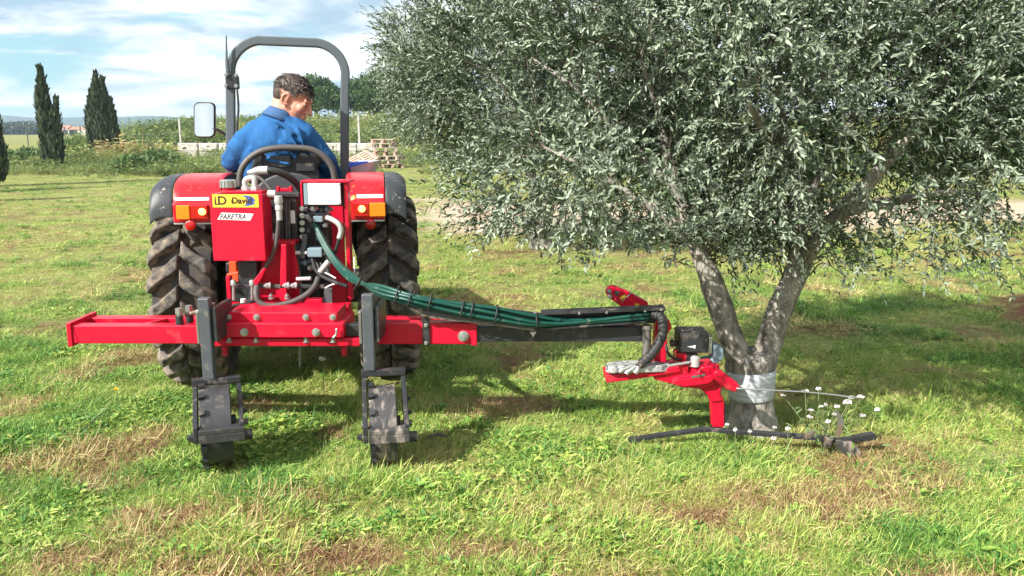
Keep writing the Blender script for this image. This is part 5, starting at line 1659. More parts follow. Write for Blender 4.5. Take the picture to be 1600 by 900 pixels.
wpart('side_bracket', 'orange_red', lambda m: (m.bx(358, 409, 369, 430, 4.66, .05), m.pp([(354, 428), (372, 425), (372, 440), (362, 446), (354, 440)], 4.63, .05)), .003)
wpart('lever', 'red', lambda m: m.pp([(394, 441), (411, 419), (415, 421), (408, 436), (401, 447)], 4.46, .03), .004)
wpart('grey_plate', 'grey_steel', lambda m: m.pp([(507, 450), (519, 450), (519, 477), (503, 477)], 4.44, .012), .002)
wpart('pump_body', 'black', lambda m: m.bx(372, 409, 402, 444, 4.55, .12), .006)
# oil tank
TY = 4.45
def tank():
    x0, x1 = P(330, 355, TY).x, P(412.5, 355, TY).x
    z1, z0 = P(370, 303, TY).z, P(370, 408, TY).z
    mb = MB(); mb.box(x0, x1, TY, TY + .16, z0, z1); t = mb.build('oil_tank', 'red', weeder, bevel=.006, seg=3)
    mb = MB(); mb.box(x0 + .05, x1 - .012, TY + .03, TY + .15, z1 + .0005, z1 + .014); mb.build('tank_lid', 'red', t, bevel=.003)
    c = Vector((P(348, 290, TY).x, TY + .09, z1))
    mb = MB(); mb.lathe(c, (0, 0, 1), [(-.005, .033), (.028, .033), (.028, .001)], 24); mb.build('filler_neck', 'red', t, auto=40)
    mb = MB(); prof = [(.029, .001), (.029, .043), (.066, .043), (.070, .038), (.070, .001)]
    mb.lathe(c, (0, 0, 1), prof, 28); cap = mb.build('filler_cap', 'zinc', t, auto=30, fix=True)
    for k in range(14):
        a = 2 * math.pi * k / 14
        mb = MB(); mb.obox(c + Vector((.043 * math.cos(a), .043 * math.sin(a), .047)), (.008, .008, .034), (0, 0, a)); mb.build('cap_grip', 'zinc', cap)
    # yellow name plate
    yl = TY - .0022
    a, b = P(332, 313, yl), P(404, 313, yl)
    zt, zb = P(368, 303.6, yl).z, P(368, 324.0, yl).z
    mb = MB(); mb.box(a.x - .003, b.x + .003, TY - .0012, TY - .0002, zb - .003, zt + .003); mb.build('label_border', 'label_black', t)
    mb = MB(); mb.box(a.x, b.x, TY - .0026, TY - .0014, zb, zt); mb.build('label_plate', 'yellow', t)
    s = (b.x - a.x)
    text_mesh('lettering', 'i', .064, 'label_black', t, (a.x + .035 * s, TY - .0035, zb + .22 * (zt - zb)), 0, .9, .0006, .0012)
    text_mesh('lettering', 'D', .064, 'label_black', t, (a.x + .105 * s, TY - .0035, zb + .22 * (zt - zb)), 0, 1.05, .0006, .0012)
    mb = MB(); mb.box(a.x + .045 * s, a.x + .15 * s, TY - .0042, TY - .003, zb + .21 * (zt - zb), zb + .29 * (zt - zb)); mb.build('lettering_bar', 'label_black', t)
    # eagle-like dark blue crest behind the second word
    h = zt - zb
    def q(u, v): return (a.x + u * s, TY - .0030, zb + v * h)
    mb = MB(); mb.prism([q(.64, .88), (q(.74, .93)), q(.84, .86), q(.90, .70), q(.935, .55), q(.90, .40), q(.92, .28), q(.86, .18), q(.76, .10), q(.66, .12), q(.72, .22), q(.75, .38), q(.77, .55), q(.74, .72)], (0, .0004, 0)); mb.build('emblem', 'label_blue', t, fix=True)
    text_mesh('lettering', 'David', .047, 'label_black', t, (a.x + .40 * s, TY - .0041, zb + .30 * h), .15, 1.0, .0005, .0009)
    text_mesh('lettering', '-', .04, 'label_black', t, (a.x + .385 * s, TY - .0046, zb + .36 * h), .15, 1.4, .0005, .0008)
    # white slanted word plate
    yl = TY - .002
    mb = MB(); mb.prism([P(x, y, TY - .0026) for x, y in [(339.5, 343), (346, 332.3), (396, 334), (391, 344.6)]], (0, .0022, 0)); mb.build('word_plate', 'label_white', t, fix=True)
    p0 = P(342.6, 342.6, TY - .0036)
    text_mesh('lettering', 'FARETRA', .0385, 'label_black', t, (p0.x, TY - .0036, p0.z + .001), .38, .885, .0005, .0004)
    # pipe stub and pale fittings on top
    zf = z1 + .014
    xf, xg = P(374, 290, TY).x, P(389, 290, TY).x
    mb = MB()
    mb.tube(spline([(xf, TY + .1, zf - .002), (xf, TY + .1, zf + .045), (xf + .02, TY + .1, zf + .062), (xf + .05, TY + .1, zf + .060), (xg, TY + .1, zf + .03), (xg, TY + .1, zf - .002)], 5), .0165, 12)
    mb.build('elbow_fitting', 'alu', t, smooth=True)
    for x in (xf, xg):
        mb = MB(); mb.cyl((x, TY + .1, zf), (x, TY + .1, zf + .018), .026, 6); mb.build('hex_nut', 'alu', t)
    mb = MB(); mb.cyl(P(404, 297, TY + .15), P(404, 290, TY + .15), .017, 12); mb.build('breather', 'alu', t, auto=40)
tank()
# hoses and fittings around the tank
wpart('hose_fitting', 'alu', lambda m: (m.cyl(P(388, 271, 4.62), P(403, 266.5, 4.62), .015, 14, .022), m.cyl(P(403, 266.5, 4.62), P(419, 266, 4.62), .0235, 16)), 0, auto=40)
wpart('suction_hose', 'rubber', lambda m: m.tube(spline([P(418, 266, 4.62), P(436, 269, 4.64), P(455, 279, 4.68), P(468, 293, 4.72), P(478, 310, 4.74)], 6), .0195, 14), 0, smooth=True)
wpart('return_hose', 'hose_grey', lambda m: m.tube(spline([P(387, 272, 4.57), P(398, 274, 4.56), P(412, 283, 4.55), P(424, 298, 4.54), P(429, 306, 4.54)], 6), .0085, 10), 0, smooth=True)
wpart('hose_fitting', 'alu', lambda m: (m.cyl(P(419, 303, 4.52), P(431, 303, 4.52), .021, 14),), 0, auto=40)
wpart('hose_fitting', 'alu', lambda m: (m.lathe(P(435, 309, 4.50), (0, 0, -1), [(-.012, .001), (-.012, .020), (.02, .024), (.04, .018), (.045, .021), (.065, .021), (.067, .017), (.12, .0165), (.125, .001)], 16),), 0, auto=40, fix=True)
wpart('pressure_hose', 'hose_grey', lambda m: m.tube(spline([P(435, 344, 4.50), P(434, 362, 4.50), P(430, 385, 4.50), P(424, 402, 4.51), P(410, 425, 4.51), P(402, 445, 4.48)], 6), .0125, 12), 0, smooth=True)
wpart('looped_hose', 'hose_grey', lambda m: m.tube(spline([P(401, 447, 4.36), P(400, 459, 4.33), P(404, 471, 4.32), P(416, 477, 4.32), P(434, 477, 4.33), P(458, 471, 4.35), P(478, 461, 4.38), P(491, 448, 4.42), P(497, 434, 4.47)], 7), .0145, 14), 0, smooth=True)
wpart('thin_hose', 'rubber', lambda m: m.tube(spline([P(338, 484, 4.30), P(365, 478, 4.33), P(385, 475, 4.36), P(402, 468, 4.40)], 5), .0105, 10), 0, smooth=True)
wpart('thin_hose', 'rubber', lambda m: m.tube(spline([P(494, 436, 4.5), P(490, 447, 4.48), P(478, 458, 4.47), P(462, 468, 4.47)], 5), .009, 10), 0, smooth=True)
# valve bank
def valves():
    for i, x in enumerate((421, 432, 443, 454)):
        wpart('valve_section', 'black', lambda m: m.bx(x, 304, x + 10.4, 379, 4.70, .12), .005)
    wpart('valve_cover', 'black', lambda m: m.bx(417, 301, 468, 308, 4.685, .12), .004)
    wpart('valve_sticker', 'white_paint', lambda m: m.bx(454, 329, 461, 349, 4.697, .0025), 0)
    for x in (448, 452): wpart('guide_rod', 'grey_steel', lambda m: m.cyl(P(x, 312, 4.67), P(x, 374, 4.67), .005, 8), 0, auto=40)
    wpart('white_cap', 'white_paint', lambda m: m.bx(415, 366, 427, 376, 4.66, .05), .005)
    for i in range(5):
        c = P(472, 326 + i * 11, 4.68); mb = MB(); mb.bolt(c, (.3, -1, 0), .011, .03); mb.build('bolt', 'zinc', weeder)
    # red panel with the white board
    wpart('board_frame', 'red', lambda m: (m.bx(469.5, 282, 546, 285.5, 4.58, .14), m.bx(469.5, 286, 472.5, 322, 4.58, .14), m.bx(540, 286, 546, 470, 4.60, .08)), .003)
    wpart('board_back', 'black', lambda m: m.bx(473, 286, 540, 322, 4.70, .02), .002)
    o = wpart('number_board', 'white_paint', lambda m: m.bx(481, 286.5, 532, 320, 4.575, .018), .004); o['label'] = 'blank white board in a red frame'
    wpart('board_edge', 'blue_grey', lambda m: m.bx(474.5, 286.5, 480.6, 320, 4.58, .02), .003)
    for x, y in ((530, 288.5), (530, 318)):
        mb = MB(); mb.bolt(P(x, y, 4.574), (0, -1, 0), .0035, .004, False); mb.build('bolt', 'black', weeder)
    # block and spools under the board
    wpart('manifold', 'black', lambda m: m.bx(474, 335, 512, 388, 4.72, .12), .008)
    wpart('manifold', 'blue_grey', lambda m: m.bx(489, 338, 504, 347, 4.62, .1), .004)
    for i, (x, y, r, L) in enumerate(((482, 328, .014, .05), (492, 326, .016, .06), (503, 328, .013, .05), (515, 327, .015, .05), (486, 360, .017, .06), (508, 352, .014, .05), (479, 375, .015, .05), (500, 372, .013, .06), (512, 378, .014, .05), (488, 418, .015, .05), (500, 412, .016, .06), (478, 410, .014, .05), (484, 432, .016, .05), (512, 404, .013, .05), (470, 398, .015, .05))):
        wpart('coupling', ('black', 'zinc', 'grey_steel', 'blue_grey')[i % 4], lambda m: m.lathe(P(x, y, 4.70), (0.15 * ((i % 3) - 1), -1, .1), [(-.03, r * .8), (L * .3, r), (L * .6, r * 1.15), (L * .65, r * .8), (L, r * .7), (L, .001)], 14), 0, auto=40)
    wpart('solenoid', 'blue_grey', lambda m: m.bx(480, 388, 503, 402, 4.56, .06), .005)
    wpart('solenoid', 'alu', lambda m: (m.cyl(P(462, 395, 4.6), P(480, 395, 4.6), .012, 12), m.cyl(P(503, 396, 4.6), P(512, 396, 4.6), .010, 12)), 0, auto=40)
    wpart('sleeve_hose', 'grey_steel', lambda m: m.tube(spline([P(477, 366, 4.60), P(476, 378, 4.60), P(473, 392, 4.60), P(474, 404, 4.60)], 5), .015, 12), 0, smooth=True)
    wpart('taped_hose', 'alu', lambda m: m.tube(spline([P(511, 340, 4.60), P(519, 343, 4.58), P(529, 350, 4.57), P(533, 360, 4.57), P(530, 373, 4.57)], 6), [.015] * 25, 12), 0, smooth=True)
    wpart('taped_hose', 'rubber', lambda m: m.tube(spline([P(530, 373, 4.57), P(527, 384, 4.58), P(522, 398, 4.6)], 5), .010, 10), 0, smooth=True)
    wpart('fitting_cluster', 'alu', lambda m: (m.cyl(P(500, 425, 4.5), P(514, 408, 4.5), .016, 12), m.cyl(P(464, 436, 4.50), P(486, 435, 4.48), .011, 10)), 0, auto=40)
    wpart('thin_wire', 'label_white', lambda m: m.tube(spline([P(508, 426, 4.45), P(518, 431, 4.44), P(525, 435, 4.43)], 4), .004, 6), 0, smooth=True)
    wpart('thin_wire', 'label_white', lambda m: m.tube(spline([P(508, 450, 4.42), P(518, 445, 4.41), P(530, 443, 4.40), P(541, 446, 4.40)], 4), .004, 6), 0, smooth=True)
    wpart('thin_wire', 'white_paint', lambda m: m.tube(spline([P(553, 402, 4.6), P(554, 420, 4.6), P(553, 432, 4.6)], 4), .004, 6), 0, smooth=True)
    for k in range(4):
        wpart('black_hose', 'rubber', lambda m: m.tube(spline([P(484 + k * 7, 382, 4.66), P(488 + k * 6, 405, 4.62), P(498 + k * 7, 428 + 3 * k, 4.52), P(530 + k * 4, 444 + k, 4.38)], 5), .010, 8), 0, smooth=True)
valves()

# swing-in head beside the trunk
HY = 4.12
def head():
    wpart('rear_link', 'red', lambda m: m.pp([(946, 457), (950, 449), (960, 447), (985, 457), (1013, 473), (1014, 486), (980, 486), (952, 466)], 4.50, .05), .006)
    for px, py in ((952, 455), (953, 463)):
        mb = MB(); mb.bolt(P(px, py, 4.497), (0, -1, 0), .009, .012); mb.build('bolt', 'zinc', weeder)
    wpart('link_hole_dark_disc', 'black', lambda m: m.cyl(P(964, 458, 4.496), P(964, 458, 4.502), .014, 14), 0)  # solid black disc painted in for the dark of a hole
    wpart('link_sticker', 'yellow', lambda m: m.pp([(968, 465), (977, 460), (978, 464), (971, 469)], 4.498, .0015), 0)
    wpart('link_sticker', 'yellow', lambda m: m.pp([(992, 474), (999, 475), (997, 481), (993, 480)], 4.498, .0015), 0)
    wpart('link_wire', 'zinc', lambda m: m.tube([P(971, 472, 4.49), P(987, 457, 4.49)], .003, 6), 0)
    wpart('vertical_cylinder', 'worn', lambda m: (m.cyl(P(1011, 508, BY - .02), P(1010, 570, BY - .02), .022, 16), m.cyl(P(1011, 508, BY - .02), P(1011, 514, BY - .02), .028, 16)), 0, auto=40)
    wpart('pillar', 'red', lambda m: (m.bx(1024, 500, 1042, 572, BY + .02, .09)), .005)
    wpart('pillar_bracket', 'red', lambda m: m.pp([(1036, 497), (1046, 500), (1050, 512), (1038, 530), (1035, 520), (1040, 510)], BY - .0, .05), .004)
    # spiral-wrapped hose coming down from the tray
    sp = spline([P(1018, 491, BY - .03), P(1032, 495, BY - .045), P(1036, 512, BY - .06), P(1031, 533, BY - .07), P(1018, 553, BY - .085), P(1002, 568, BY - .10)], 12)
    rr = [.0235 + .0028 * (1 if (i // 2) % 2 else 0) for i in range(len(sp))]
    wpart('spiral_sheath', 'rubber', lambda m: m.tube(sp, rr, 14), 0, auto=60)
    for k, (ex, ey) in enumerate(((969, 580), (978, 583), (992, 582))):
        wpart('hose_tail', 'rubber', lambda m: m.tube(spline([P(1004 + k * 2, 564 + k, BY - .095), P(994 + k * 2, 571 + k, BY - .105), P(986 + k * 4, 574 + k, BY - .11)], 4), .0095, 10), 0, smooth=True)
        wpart('hose_end', 'zinc', lambda m: (m.cyl(P(989 + k * 4, 571 + k, BY - .108), P(ex + 3, ey - 2, BY - .115), .0115, 12), m.cyl(P(ex + 4, ey - 3, BY - .114), P(ex, ey + 1, BY - .116), .0145, 10)), 0, auto=40)
    # arm: red channel with an aluminium cover
    wpart('head_arm', 'red', lambda m: m.pp([(946, 586), (1000, 581), (1062, 572), (1064, 581), (1000, 592), (948, 599)], HY - .04, .15), .006)
    mb = MB()
    pl = [(-.0, 0)]
    a = P(945, 577, HY - .06)
    def top(px, yy):
        return Vector((P(px, 575, yy).x, yy, 0))
    zc = P(990, 583, HY - .06).z
    outline = [top(946, HY - .05), top(956, HY - .075), top(990, HY - .065), top(1035, HY - .05), top(1048, HY - .03), top(1040, HY + .02), top(1000, HY + .05), top(964, HY + .045), top(948, HY + .0)]
    mb.prism([Vector((p.x, p.y, zc)) for p in outline], (0, 0, .038)); mb.build('arm_cover', 'alu_dirty', weeder, bevel=.008, seg=3, fix=True)
    wpart('link_plate', 'red', lambda m: m.pp([(1040, 575), (1075, 571), (1077, 590), (1050, 600), (1022, 593), (1024, 587)], HY - .02, .06), .005)
    wpart('head_body', 'red', lambda m: m.pp([(1049, 597), (1058, 590), (1090, 582), (1098, 572), (1118, 570), (1124, 580), (1128, 590), (1121, 602), (1096, 608), (1066, 606)], HY - .05, .13), .010, 3)
    wpart('head_rib', 'red', lambda m: m.pp([(1052, 601), (1056, 593), (1112, 586), (1118, 592), (1108, 600), (1070, 605)], HY - .075, .024), .006)
    wpart('pivot_boss', 'red', lambda m: m.lathe(P(1088, 583, HY + .02), (0, 0, 1), [(-.05, .001), (-.05, .040), (.035, .040), (.042, .034), (.042, .001)], 24), 0, auto=40, fix=True)
    wpart('pivot_boss', 'red', lambda m: m.lathe(P(1110, 583, HY + .03), (0, 0, 1), [(-.06, .001), (-.06, .045), (.040, .045), (.047, .038), (.047, .001)], 24), 0, auto=40, fix=True)
    wpart('link_rod', 'zinc', lambda m: m.tube([P(1036, 573, HY - .03), P(1078, 566, HY - .03)], .0085, 10), 0, auto=40)
    wpart('rod_eye', 'alu', lambda m: m.lathe(P(1086, 566, HY - .02), (0, 0, 1), [(-.02, .001), (-.02, .024), (.024, .024), (.032, .016), (.034, .001)], 18), 0, auto=40, fix=True)
    wpart('wear_strip', 'worn', lambda m: m.pp([(1080, 588), (1102, 584), (1102, 587), (1081, 591)], HY - .078, .003), 0)
    # flap guard and leg
    rot = []
    pts = [(1116, 583), (1121, 578), (1127, 579), (1152, 598), (1157, 605), (1155, 610), (1148, 613), (1134, 608), (1121, 598), (1116, 590)]
    wpart('trunk_guard', 'red', lambda m: m.pp(pts, HY - .11, .03), .008, 3)
    wpart('leg_knuckle', 'red', lambda m: m.pp([(1088, 603), (1100, 595), (1124, 590), (1129, 600), (1126, 618), (1130, 628), (1112, 630), (1106, 618)], HY - .03, .08), .010, 3)
    wpart('leg', 'red', lambda m: m.pp([(1112, 620), (1129, 618), (1132, 630), (1132, 668), (1114, 668), (1112, 634)], HY - .02, .06), .006)
    wpart('leg_back', 'black', lambda m: m.pp([(1131, 628), (1136, 632), (1136, 664), (1131, 666)], HY - .01, .04), .003)
    wpart('hydraulic_motor', 'black', lambda m: m.bx(1061, 519, 1107, 552, HY + .03, .14), .010, 3)
    wpart('motor_plug', 'black', lambda m: (m.cyl(P(1062, 536, HY + .09), P(1050, 536, HY + .09), .013, 14), m.cyl(P(1052, 536, HY + .09), P(1047, 536, HY + .09), .019, 14)), 0, auto=40)
    wpart('motor_cap', 'zinc', lambda m: m.bx(1107.3, 527, 1113, 553, HY + .04, .11), .004)
    wpart('motor_mark', 'white_paint', lambda m: m.pp([(1074, 542), (1087, 539.5), (1086, 545), (1082, 543)], HY + .0285, .0012), 0)
    wpart('motor_bolts', 'worn', lambda m: [m.bolt(P(x, 520, HY + yy), (0, 0, 1), .009, .012) for x, yy in ((1066, .06), (1080, .06), (1100, .06), (1080, .14))], 0)
    wpart('pump_housing', 'blue_grey', lambda m: m.pp([(1113.5, 537), (1124, 541), (1131, 545), (1131, 560), (1122, 568), (1100, 570), (1099, 564), (1113.5, 562)], HY + .05, .09), .008, 3)
    wpart('motor_stand', 'black', lambda m: m.bx(1072, 552, 1090, 572, HY + .05, .08), .004)
    wpart('motor_base', 'red', lambda m: m.bx(1057, 552, 1073, 566, HY + .05, .1), .004)
    wpart('feed_hose', 'rubber', lambda m: m.tube(spline([P(1040, 535, HY + .06), P(1043, 550, HY + .04), P(1053, 560, HY + .03), P(1064, 562, HY + .05)], 6), .007, 8), 0, smooth=True)
    # feeler wire reaching past the trunk
    mb = MB(); mb.tube(spline([P(1150, 607, HY - .11), P(1200, 609.5, HY - .13), P(1265, 613, HY - .13), P(1346, 622, HY - .12)], 8), .0042, 8); o = mb.build('feeler_rod', 'zinc', weeder, smooth=True)
    o['label'] = 'thin bright feeler rod reaching past the trunk'
    # blade bar lying along the ground
    pts = [P(982, 687.5, 4.13), P(1040, 679, 4.13), P(1100, 671, 4.12), P(1135, 673, 4.10), P(1200, 678, 4.06), P(1290, 685, 4.02), P(1312, 688, 4.01)]
    mb = MB(); mb.sqtube(spline(pts, 4), .024, (0, 1, 0), .030); o = mb.build('blade_bar', 'black', weeder, bevel=.004); o['label'] = 'long black blade bar close to the ground'
    c = P(1295, 688, 4.0)
    wpart('blade_pivot', 'worn', lambda m: m.lathe(c, (0, -.3, 1), [(-.03, .001), (-.03, .022), (.016, .022), (.022, .012), (.022, .001)], 16), 0, auto=40, fix=True)
    wpart('blade_share', 'black', lambda m: m.pp([(1306, 689), (1330, 684), (1366, 677), (1371, 682), (1369, 688), (1340, 691), (1310, 696)], 3.97, .035), .004)
    wpart('blade_share', 'drum_muddy', lambda m: m.pp([(1308, 692), (1332, 691), (1346, 706), (1343, 714), (1320, 711), (1309, 702)], 3.95, .025), .003)
    wpart('sickle_guard', 'worn', lambda m: m.pp([(1308, 640), (1316, 650), (1319, 662), (1315, 678), (1307, 688), (1309, 672), (1310, 660)], 4.0, .014), .002)
    wpart('short_strut', 'worn', lambda m: m.sqtube([P(1258, 684, 4.02), P(1274, 673, 4.04)], .022, (0, 1, 0)), .003)
head()

# =================================================================== THE DRIVER
M['eye_white'] = pmat('eye_white', (0.35, 0.28, 0.25), 0.3)
def driver():
    DY = 5.30
    pel = Vector((TX + .0, 5.56, 1.08))
    t = thing('person', Vector((TX, 5.56, 1.03)), 'man in blue work jacket on the tractor seat, head turned down to his right', 'person')
    c7 = P(438, 172, DY)
    hc = P(458, 154, DY + .02)
    HS = 1.13
    # head frame: f forward, s towards the camera side (his right ear), u up
    f = Vector((.88, -.10, -.44)).normalized()
    u = Vector((.42, -.10, .88)); u = (u - f * f.dot(u)).normalized()
    s = f.cross(u).normalized()
    if s.y > 0: s = -s
    def H(a, b, c): return hc + (f * a + s * b + u * c) * HS
    f0, s0, u0 = f, s, u
    f, s, u = f * HS, s * HS, u * HS
    def H(a, b, c): return hc + f * a + s * b + u * c
    sk = MB()
    ellipsoid(sk, H(-.018, 0, .030), (f * .100, s * .076, u * .092))
    ellipsoid(sk, H(.034, 0, -.030), (f * .064, s * .062, u * .088))
    ellipsoid(sk, H(.060, 0, -.092), (f * .036, s * .036, u * .028))
    capsule(sk, H(.000, .050, -.050), H(.062, .022, -.096), .022, .018)
    capsule(sk, H(.000, -.050, -.050), H(.062, -.022, -.096), .022, .018)
    capsule(sk, H(.086, .040, .028), H(.094, 0, .030), .013, .014); capsule(sk, H(.086, -.040, .028), H(.094, 0, .030), .013, .014)
    capsule(sk, H(.096, 0, .014), H(.122, 0, -.034), .0095, .0135)
    capsule(sk, H(.104, .010, -.037), H(.104, -.010, -.037), .0105)
    for q in (1, -1):
        ellipsoid(sk, H(.070, .040 * q, -.020), (f * .024, s * .022, u * .024))
        ellipsoid(sk, H(.080, .031 * q, .004), (f * .013, s * .015, u * .010))
        # ear: rim and lobe
        e0 = H(-.008, .072 * q, -.005)
        rim = [e0 + f * (-.020 * math.cos(a)) + u * (.030 * math.sin(a)) + s * (q * (.010 + .006 * math.cos(a))) for a in np.linspace(-1.9, 2.3, 12)]
        for a, b in zip(rim[:-1], rim[1:]): capsule(sk, a, b, .0072, .0072, 8, 3)
        ellipsoid(sk, e0 + s * (.003 * q), (f * .015, s * .007, u * .025))
        ellipsoid(sk, H(.002, .076 * q, -.036), (f * .009, s * .007, u * .010))
    capsule(sk, H(.098, .016, -.064), H(.098, -.016, -.064), .0095); capsule(sk, H(.093, .013, -.077), H(.093, -.013, -.077), .010)
    capsule(sk, H(-.045, 0, -.03), c7 + Vector((0, .02, -.02)), .066, .074); capsule(sk, H(.0, 0, -.06), c7 + Vector((.02, .03, -.01)), .058, .066)
    # trunk, legs and arms of the same body
    chest = P(430, 220, DY + .06); belly = Vector((TX - .01, 5.50, 1.20))
    shL = P(387, 218, DY); shR = P(474, 212, DY)
    elL = P(364, 252, DY + .08); elR = P(509, 250, DY + .06)
    wrL = Vector((TX - .185, 5.80, 1.31)); wrR = P(524, 281, DY + .20)
    capsule(sk, c7 + Vector((0, .03, -.03)), chest, .085, .16); capsule(sk, chest, belly, .155, .15); capsule(sk, belly, pel + Vector((0, 0, .06)), .15, .15)
    capsule(sk, c7 + Vector((-.02, .02, -.05)), shL, .06, .075); capsule(sk, c7 + Vector((.02, .02, -.05)), shR, .06, .075)
    capsule(sk, shL, elL, .064, .048); capsule(sk, elL, wrL, .047, .030)
    capsule(sk, shR, elR, .064, .048); capsule(sk, elR, wrR, .047, .030)
    legs = []
    for q in (-1, 1):
        hip = pel + Vector((.09 * q, .02, .04)); kn = Vector((TX + .20 * q, 6.03, 1.02)); an = Vector((TX + .26 * q, 6.14, .63))
        capsule(sk, hip, kn, .088, .062); capsule(sk, kn, an, .058, .038); capsule(sk, an, an + Vector((0, .17, -.05)), .038, .032)
        legs.append((hip, kn, an))
    def hand(w, d, palm_n, q, curl):
        """palm, four unequal bent fingers and a thumb leaving the side of the palm"""
        d = d.normalized(); palm_n = (palm_n - d * palm_n.dot(d)).normalized(); x = d.cross(palm_n).normalized() * q
        ellipsoid(sk, w + d * .045, (d * .055, x * .040, palm_n * .017))
        capsule(sk, w - d * .02, w + d * .02, .027, .026)
        for k, (off, L) in enumerate(((-.029, .066), (-.010, .078), (.010, .073), (.028, .056))):
            p = w + d * .082 + x * off; a = .25
            for seg, fr in enumerate((.45, .32, .23)):
                dd = d * math.cos(a) + palm_n * math.sin(a)
                p2 = p + dd * L * fr
                capsule(sk, p, p2, .0092 - .0008 * seg, .0086 - .0008 * seg, 8, 3); p = p2; a += curl
        p = w + d * .028 - x * .034; a = .2
        for seg, (dx, L) in enumerate((((-.8, .5), .036), ((-.35, .85), .028), ((.05, .95), .024))):
            dd = (x * dx[0] + d * dx[1] + palm_n * .25).normalized()
            p2 = p + dd * L; capsule(sk, p, p2, .0125 - .0015 * seg, .0115 - .0015 * seg, 8, 3); p = p2
    hand(wrL, (wrL - elL) + Vector((0, .1, -.05)), Vector((.5, .2, -.8)), 1, .75)
    hand(wrR, (wrR - elR) + Vector((0, .08, -.05)), Vector((-.3, .1, -.9)), -1, .7)
    body = sk.build('body', 'skin', t)
    fuse(body, .0052, 3)
    # eyes, eyebrows
    for q in (1, -1):
        mb = MB(); ellipsoid(mb, H(.0845, .031 * q, .004), (f * .0105, s * .0125, u * .0085), 12, 8); mb.build('eye', 'eye_white', t, smooth=True)
        mb = MB(); ellipsoid(mb, H(.0925, .030 * q, .002), (f * .0035, s * .005, u * .005), 10, 6); mb.build('pupil', 'label_black', t, smooth=True)
        mb = MB(); mb.tube(spline([H(.100, .014 * q, .033), H(.097, .032 * q, .040), H(.084, .050 * q, .034)], 4), [.003, .0035, .004, .0045, .0045, .0045, .0035, .003, .002], 6); mb.build('eyebrow', 'hair', t, smooth=True)
    # hair: cap of short locks, thinner round the ear and neck
    rg = np.random.default_rng(8)
    hm = MB()
    ellipsoid(hm, H(-.020, 0, .044), (f * .098, s * .077, u * .086))
    ellipsoid(hm, H(-.055, 0, .010), (f * .062, s * .070, u * .075))
    hair = hm.build('hair', 'hair', t)
    fuse(hair, .0042, 1)
    # trim the hair clear of the face
    bm = bmesh.new(); bm.from_mesh(hair.data)
    o0 = org(hair)
    dead = []
    for v in bm.verts:
        q = v.co + o0 - hc
        a, b, c = q.dot(f0) / HS, q.dot(s0) / HS, q.dot(u0) / HS
        if (a > .040 and c < .052 - .25 * max(0, a - .06)) or (c < .018 + .0 and -.040 < a <= .040) or c < -.055: dead.append(v)
    bmesh.ops.delete(bm, geom=dead, context='VERTS'); bm.to_mesh(hair.data); bm.free()
    sm = hair.modifiers.new('t', 'SOLIDIFY'); sm.thickness = .004; sm.offset = -1
    # locks: thin tapering strands combed forward from the crown
    nh = 2600
    D = rnd_dir(rg, nh)
    A = np.stack([D[:, 0] * .101, D[:, 1] * .079, D[:, 2] * .090], 1) + np.array([-.019, 0, .040])
    ok = ~((A[:, 0] > .036) & (A[:, 2] < .058)) & (A[:, 2] > np.where(A[:, 0] > -.045, .022, -.045))
    A = A[ok]; D = D[ok]
    Fm = np.array(f); Sm = np.array(s); Um = np.array(u)
    pw = np.array(hc)[None] + A[:, :1] * Fm + A[:, 1:2] * Sm + A[:, 2:] * Um
    nw = D[:, :1] * Fm + D[:, 1:2] * Sm + D[:, 2:] * Um
    flow = Fm * .8 - Um * .35
    back = (A[:, 0] < -.06)[:, None]
    dw = np.where(back, -Um[None] * .9 - Fm[None] * .2, flow[None]) + nw * .42 + rg.normal(0, .30, nw.shape)
    LL = np.where(A[:, 2] > .05, .030, .018) * (.7 + .7 * rg.random(len(A)))
    V, q = leaves_geo(pw - nw * .004, dw, nw, LL, LL * .13 + .0012, .1)
    link('hair_strands', mesh_np('hair_strands', V - np.array(org(t)), q, 4, 'hair'), t)
    # jacket
    jk = MB()
    capsule(jk, c7 + Vector((0, .035, -.055)), chest + Vector((0, 0, .0)), .105, .175, 22)
    capsule(jk, chest, belly, .180, .176, 22); capsule(jk, belly, pel + Vector((0, .0, .05)), .176, .172, 22)
    capsule(jk, P(408, 222, DY + .02), P(405, 264, DY + .08), .120, .116, 20); capsule(jk, P(452, 218, DY + .02), P(456, 264, DY + .08), .120, .116, 20)
    capsule(jk, c7 + Vector((-.03, .02, -.065)), shL, .080, .088, 18); capsule(jk, c7 + Vector((.03, .02, -.065)), shR, .080, .090, 18)
    capsule(jk, shL, elL, .086, .068, 18); capsule(jk, elL, wrL, .066, .048, 16)
    capsule(jk, shR, elR, .086, .068, 18); capsule(jk, elR, wrR, .066, .046, 16)
    # cloth gathered into soft ridges at the elbows and under the shoulder blade
    def ridge_(a, b, r): capsule(jk, a, b, r, r * .6, 8, 3)
    for k in range(4):
        tt = .45 + .16 * k
        c = shL.lerp(elL, tt); ridge_(c + Vector((-.05, -.045, .02)), c + Vector((.05, -.055, -.02)), .017)
        c = shR.lerp(elR, tt); ridge_(c + Vector((-.05, -.05, .01)), c + Vector((.045, -.05, .03)), .017)
    for a, b in (((448, 205), (468, 235)), ((440, 222), (462, 246)), ((466, 198), (474, 228)), ((388, 235), (410, 258)), ((418, 250), (450, 256)), ((432, 190), (470, 212))):
        ridge_(P(a[0], a[1], DY - .105), P(b[0], b[1], DY - .10), .016)
    jo = jk.build('jacket', 'jacket', t)
    fuse(jo, .0095, 7)
    # creases: cloth pulled in slanting waves across the back and rings round the sleeves
    me = jo.data; nv = len(me.vertices)
    co = np.empty(nv * 3, np.float32); me.vertices.foreach_get('co', co); co = co.reshape(-1, 3).astype(float)
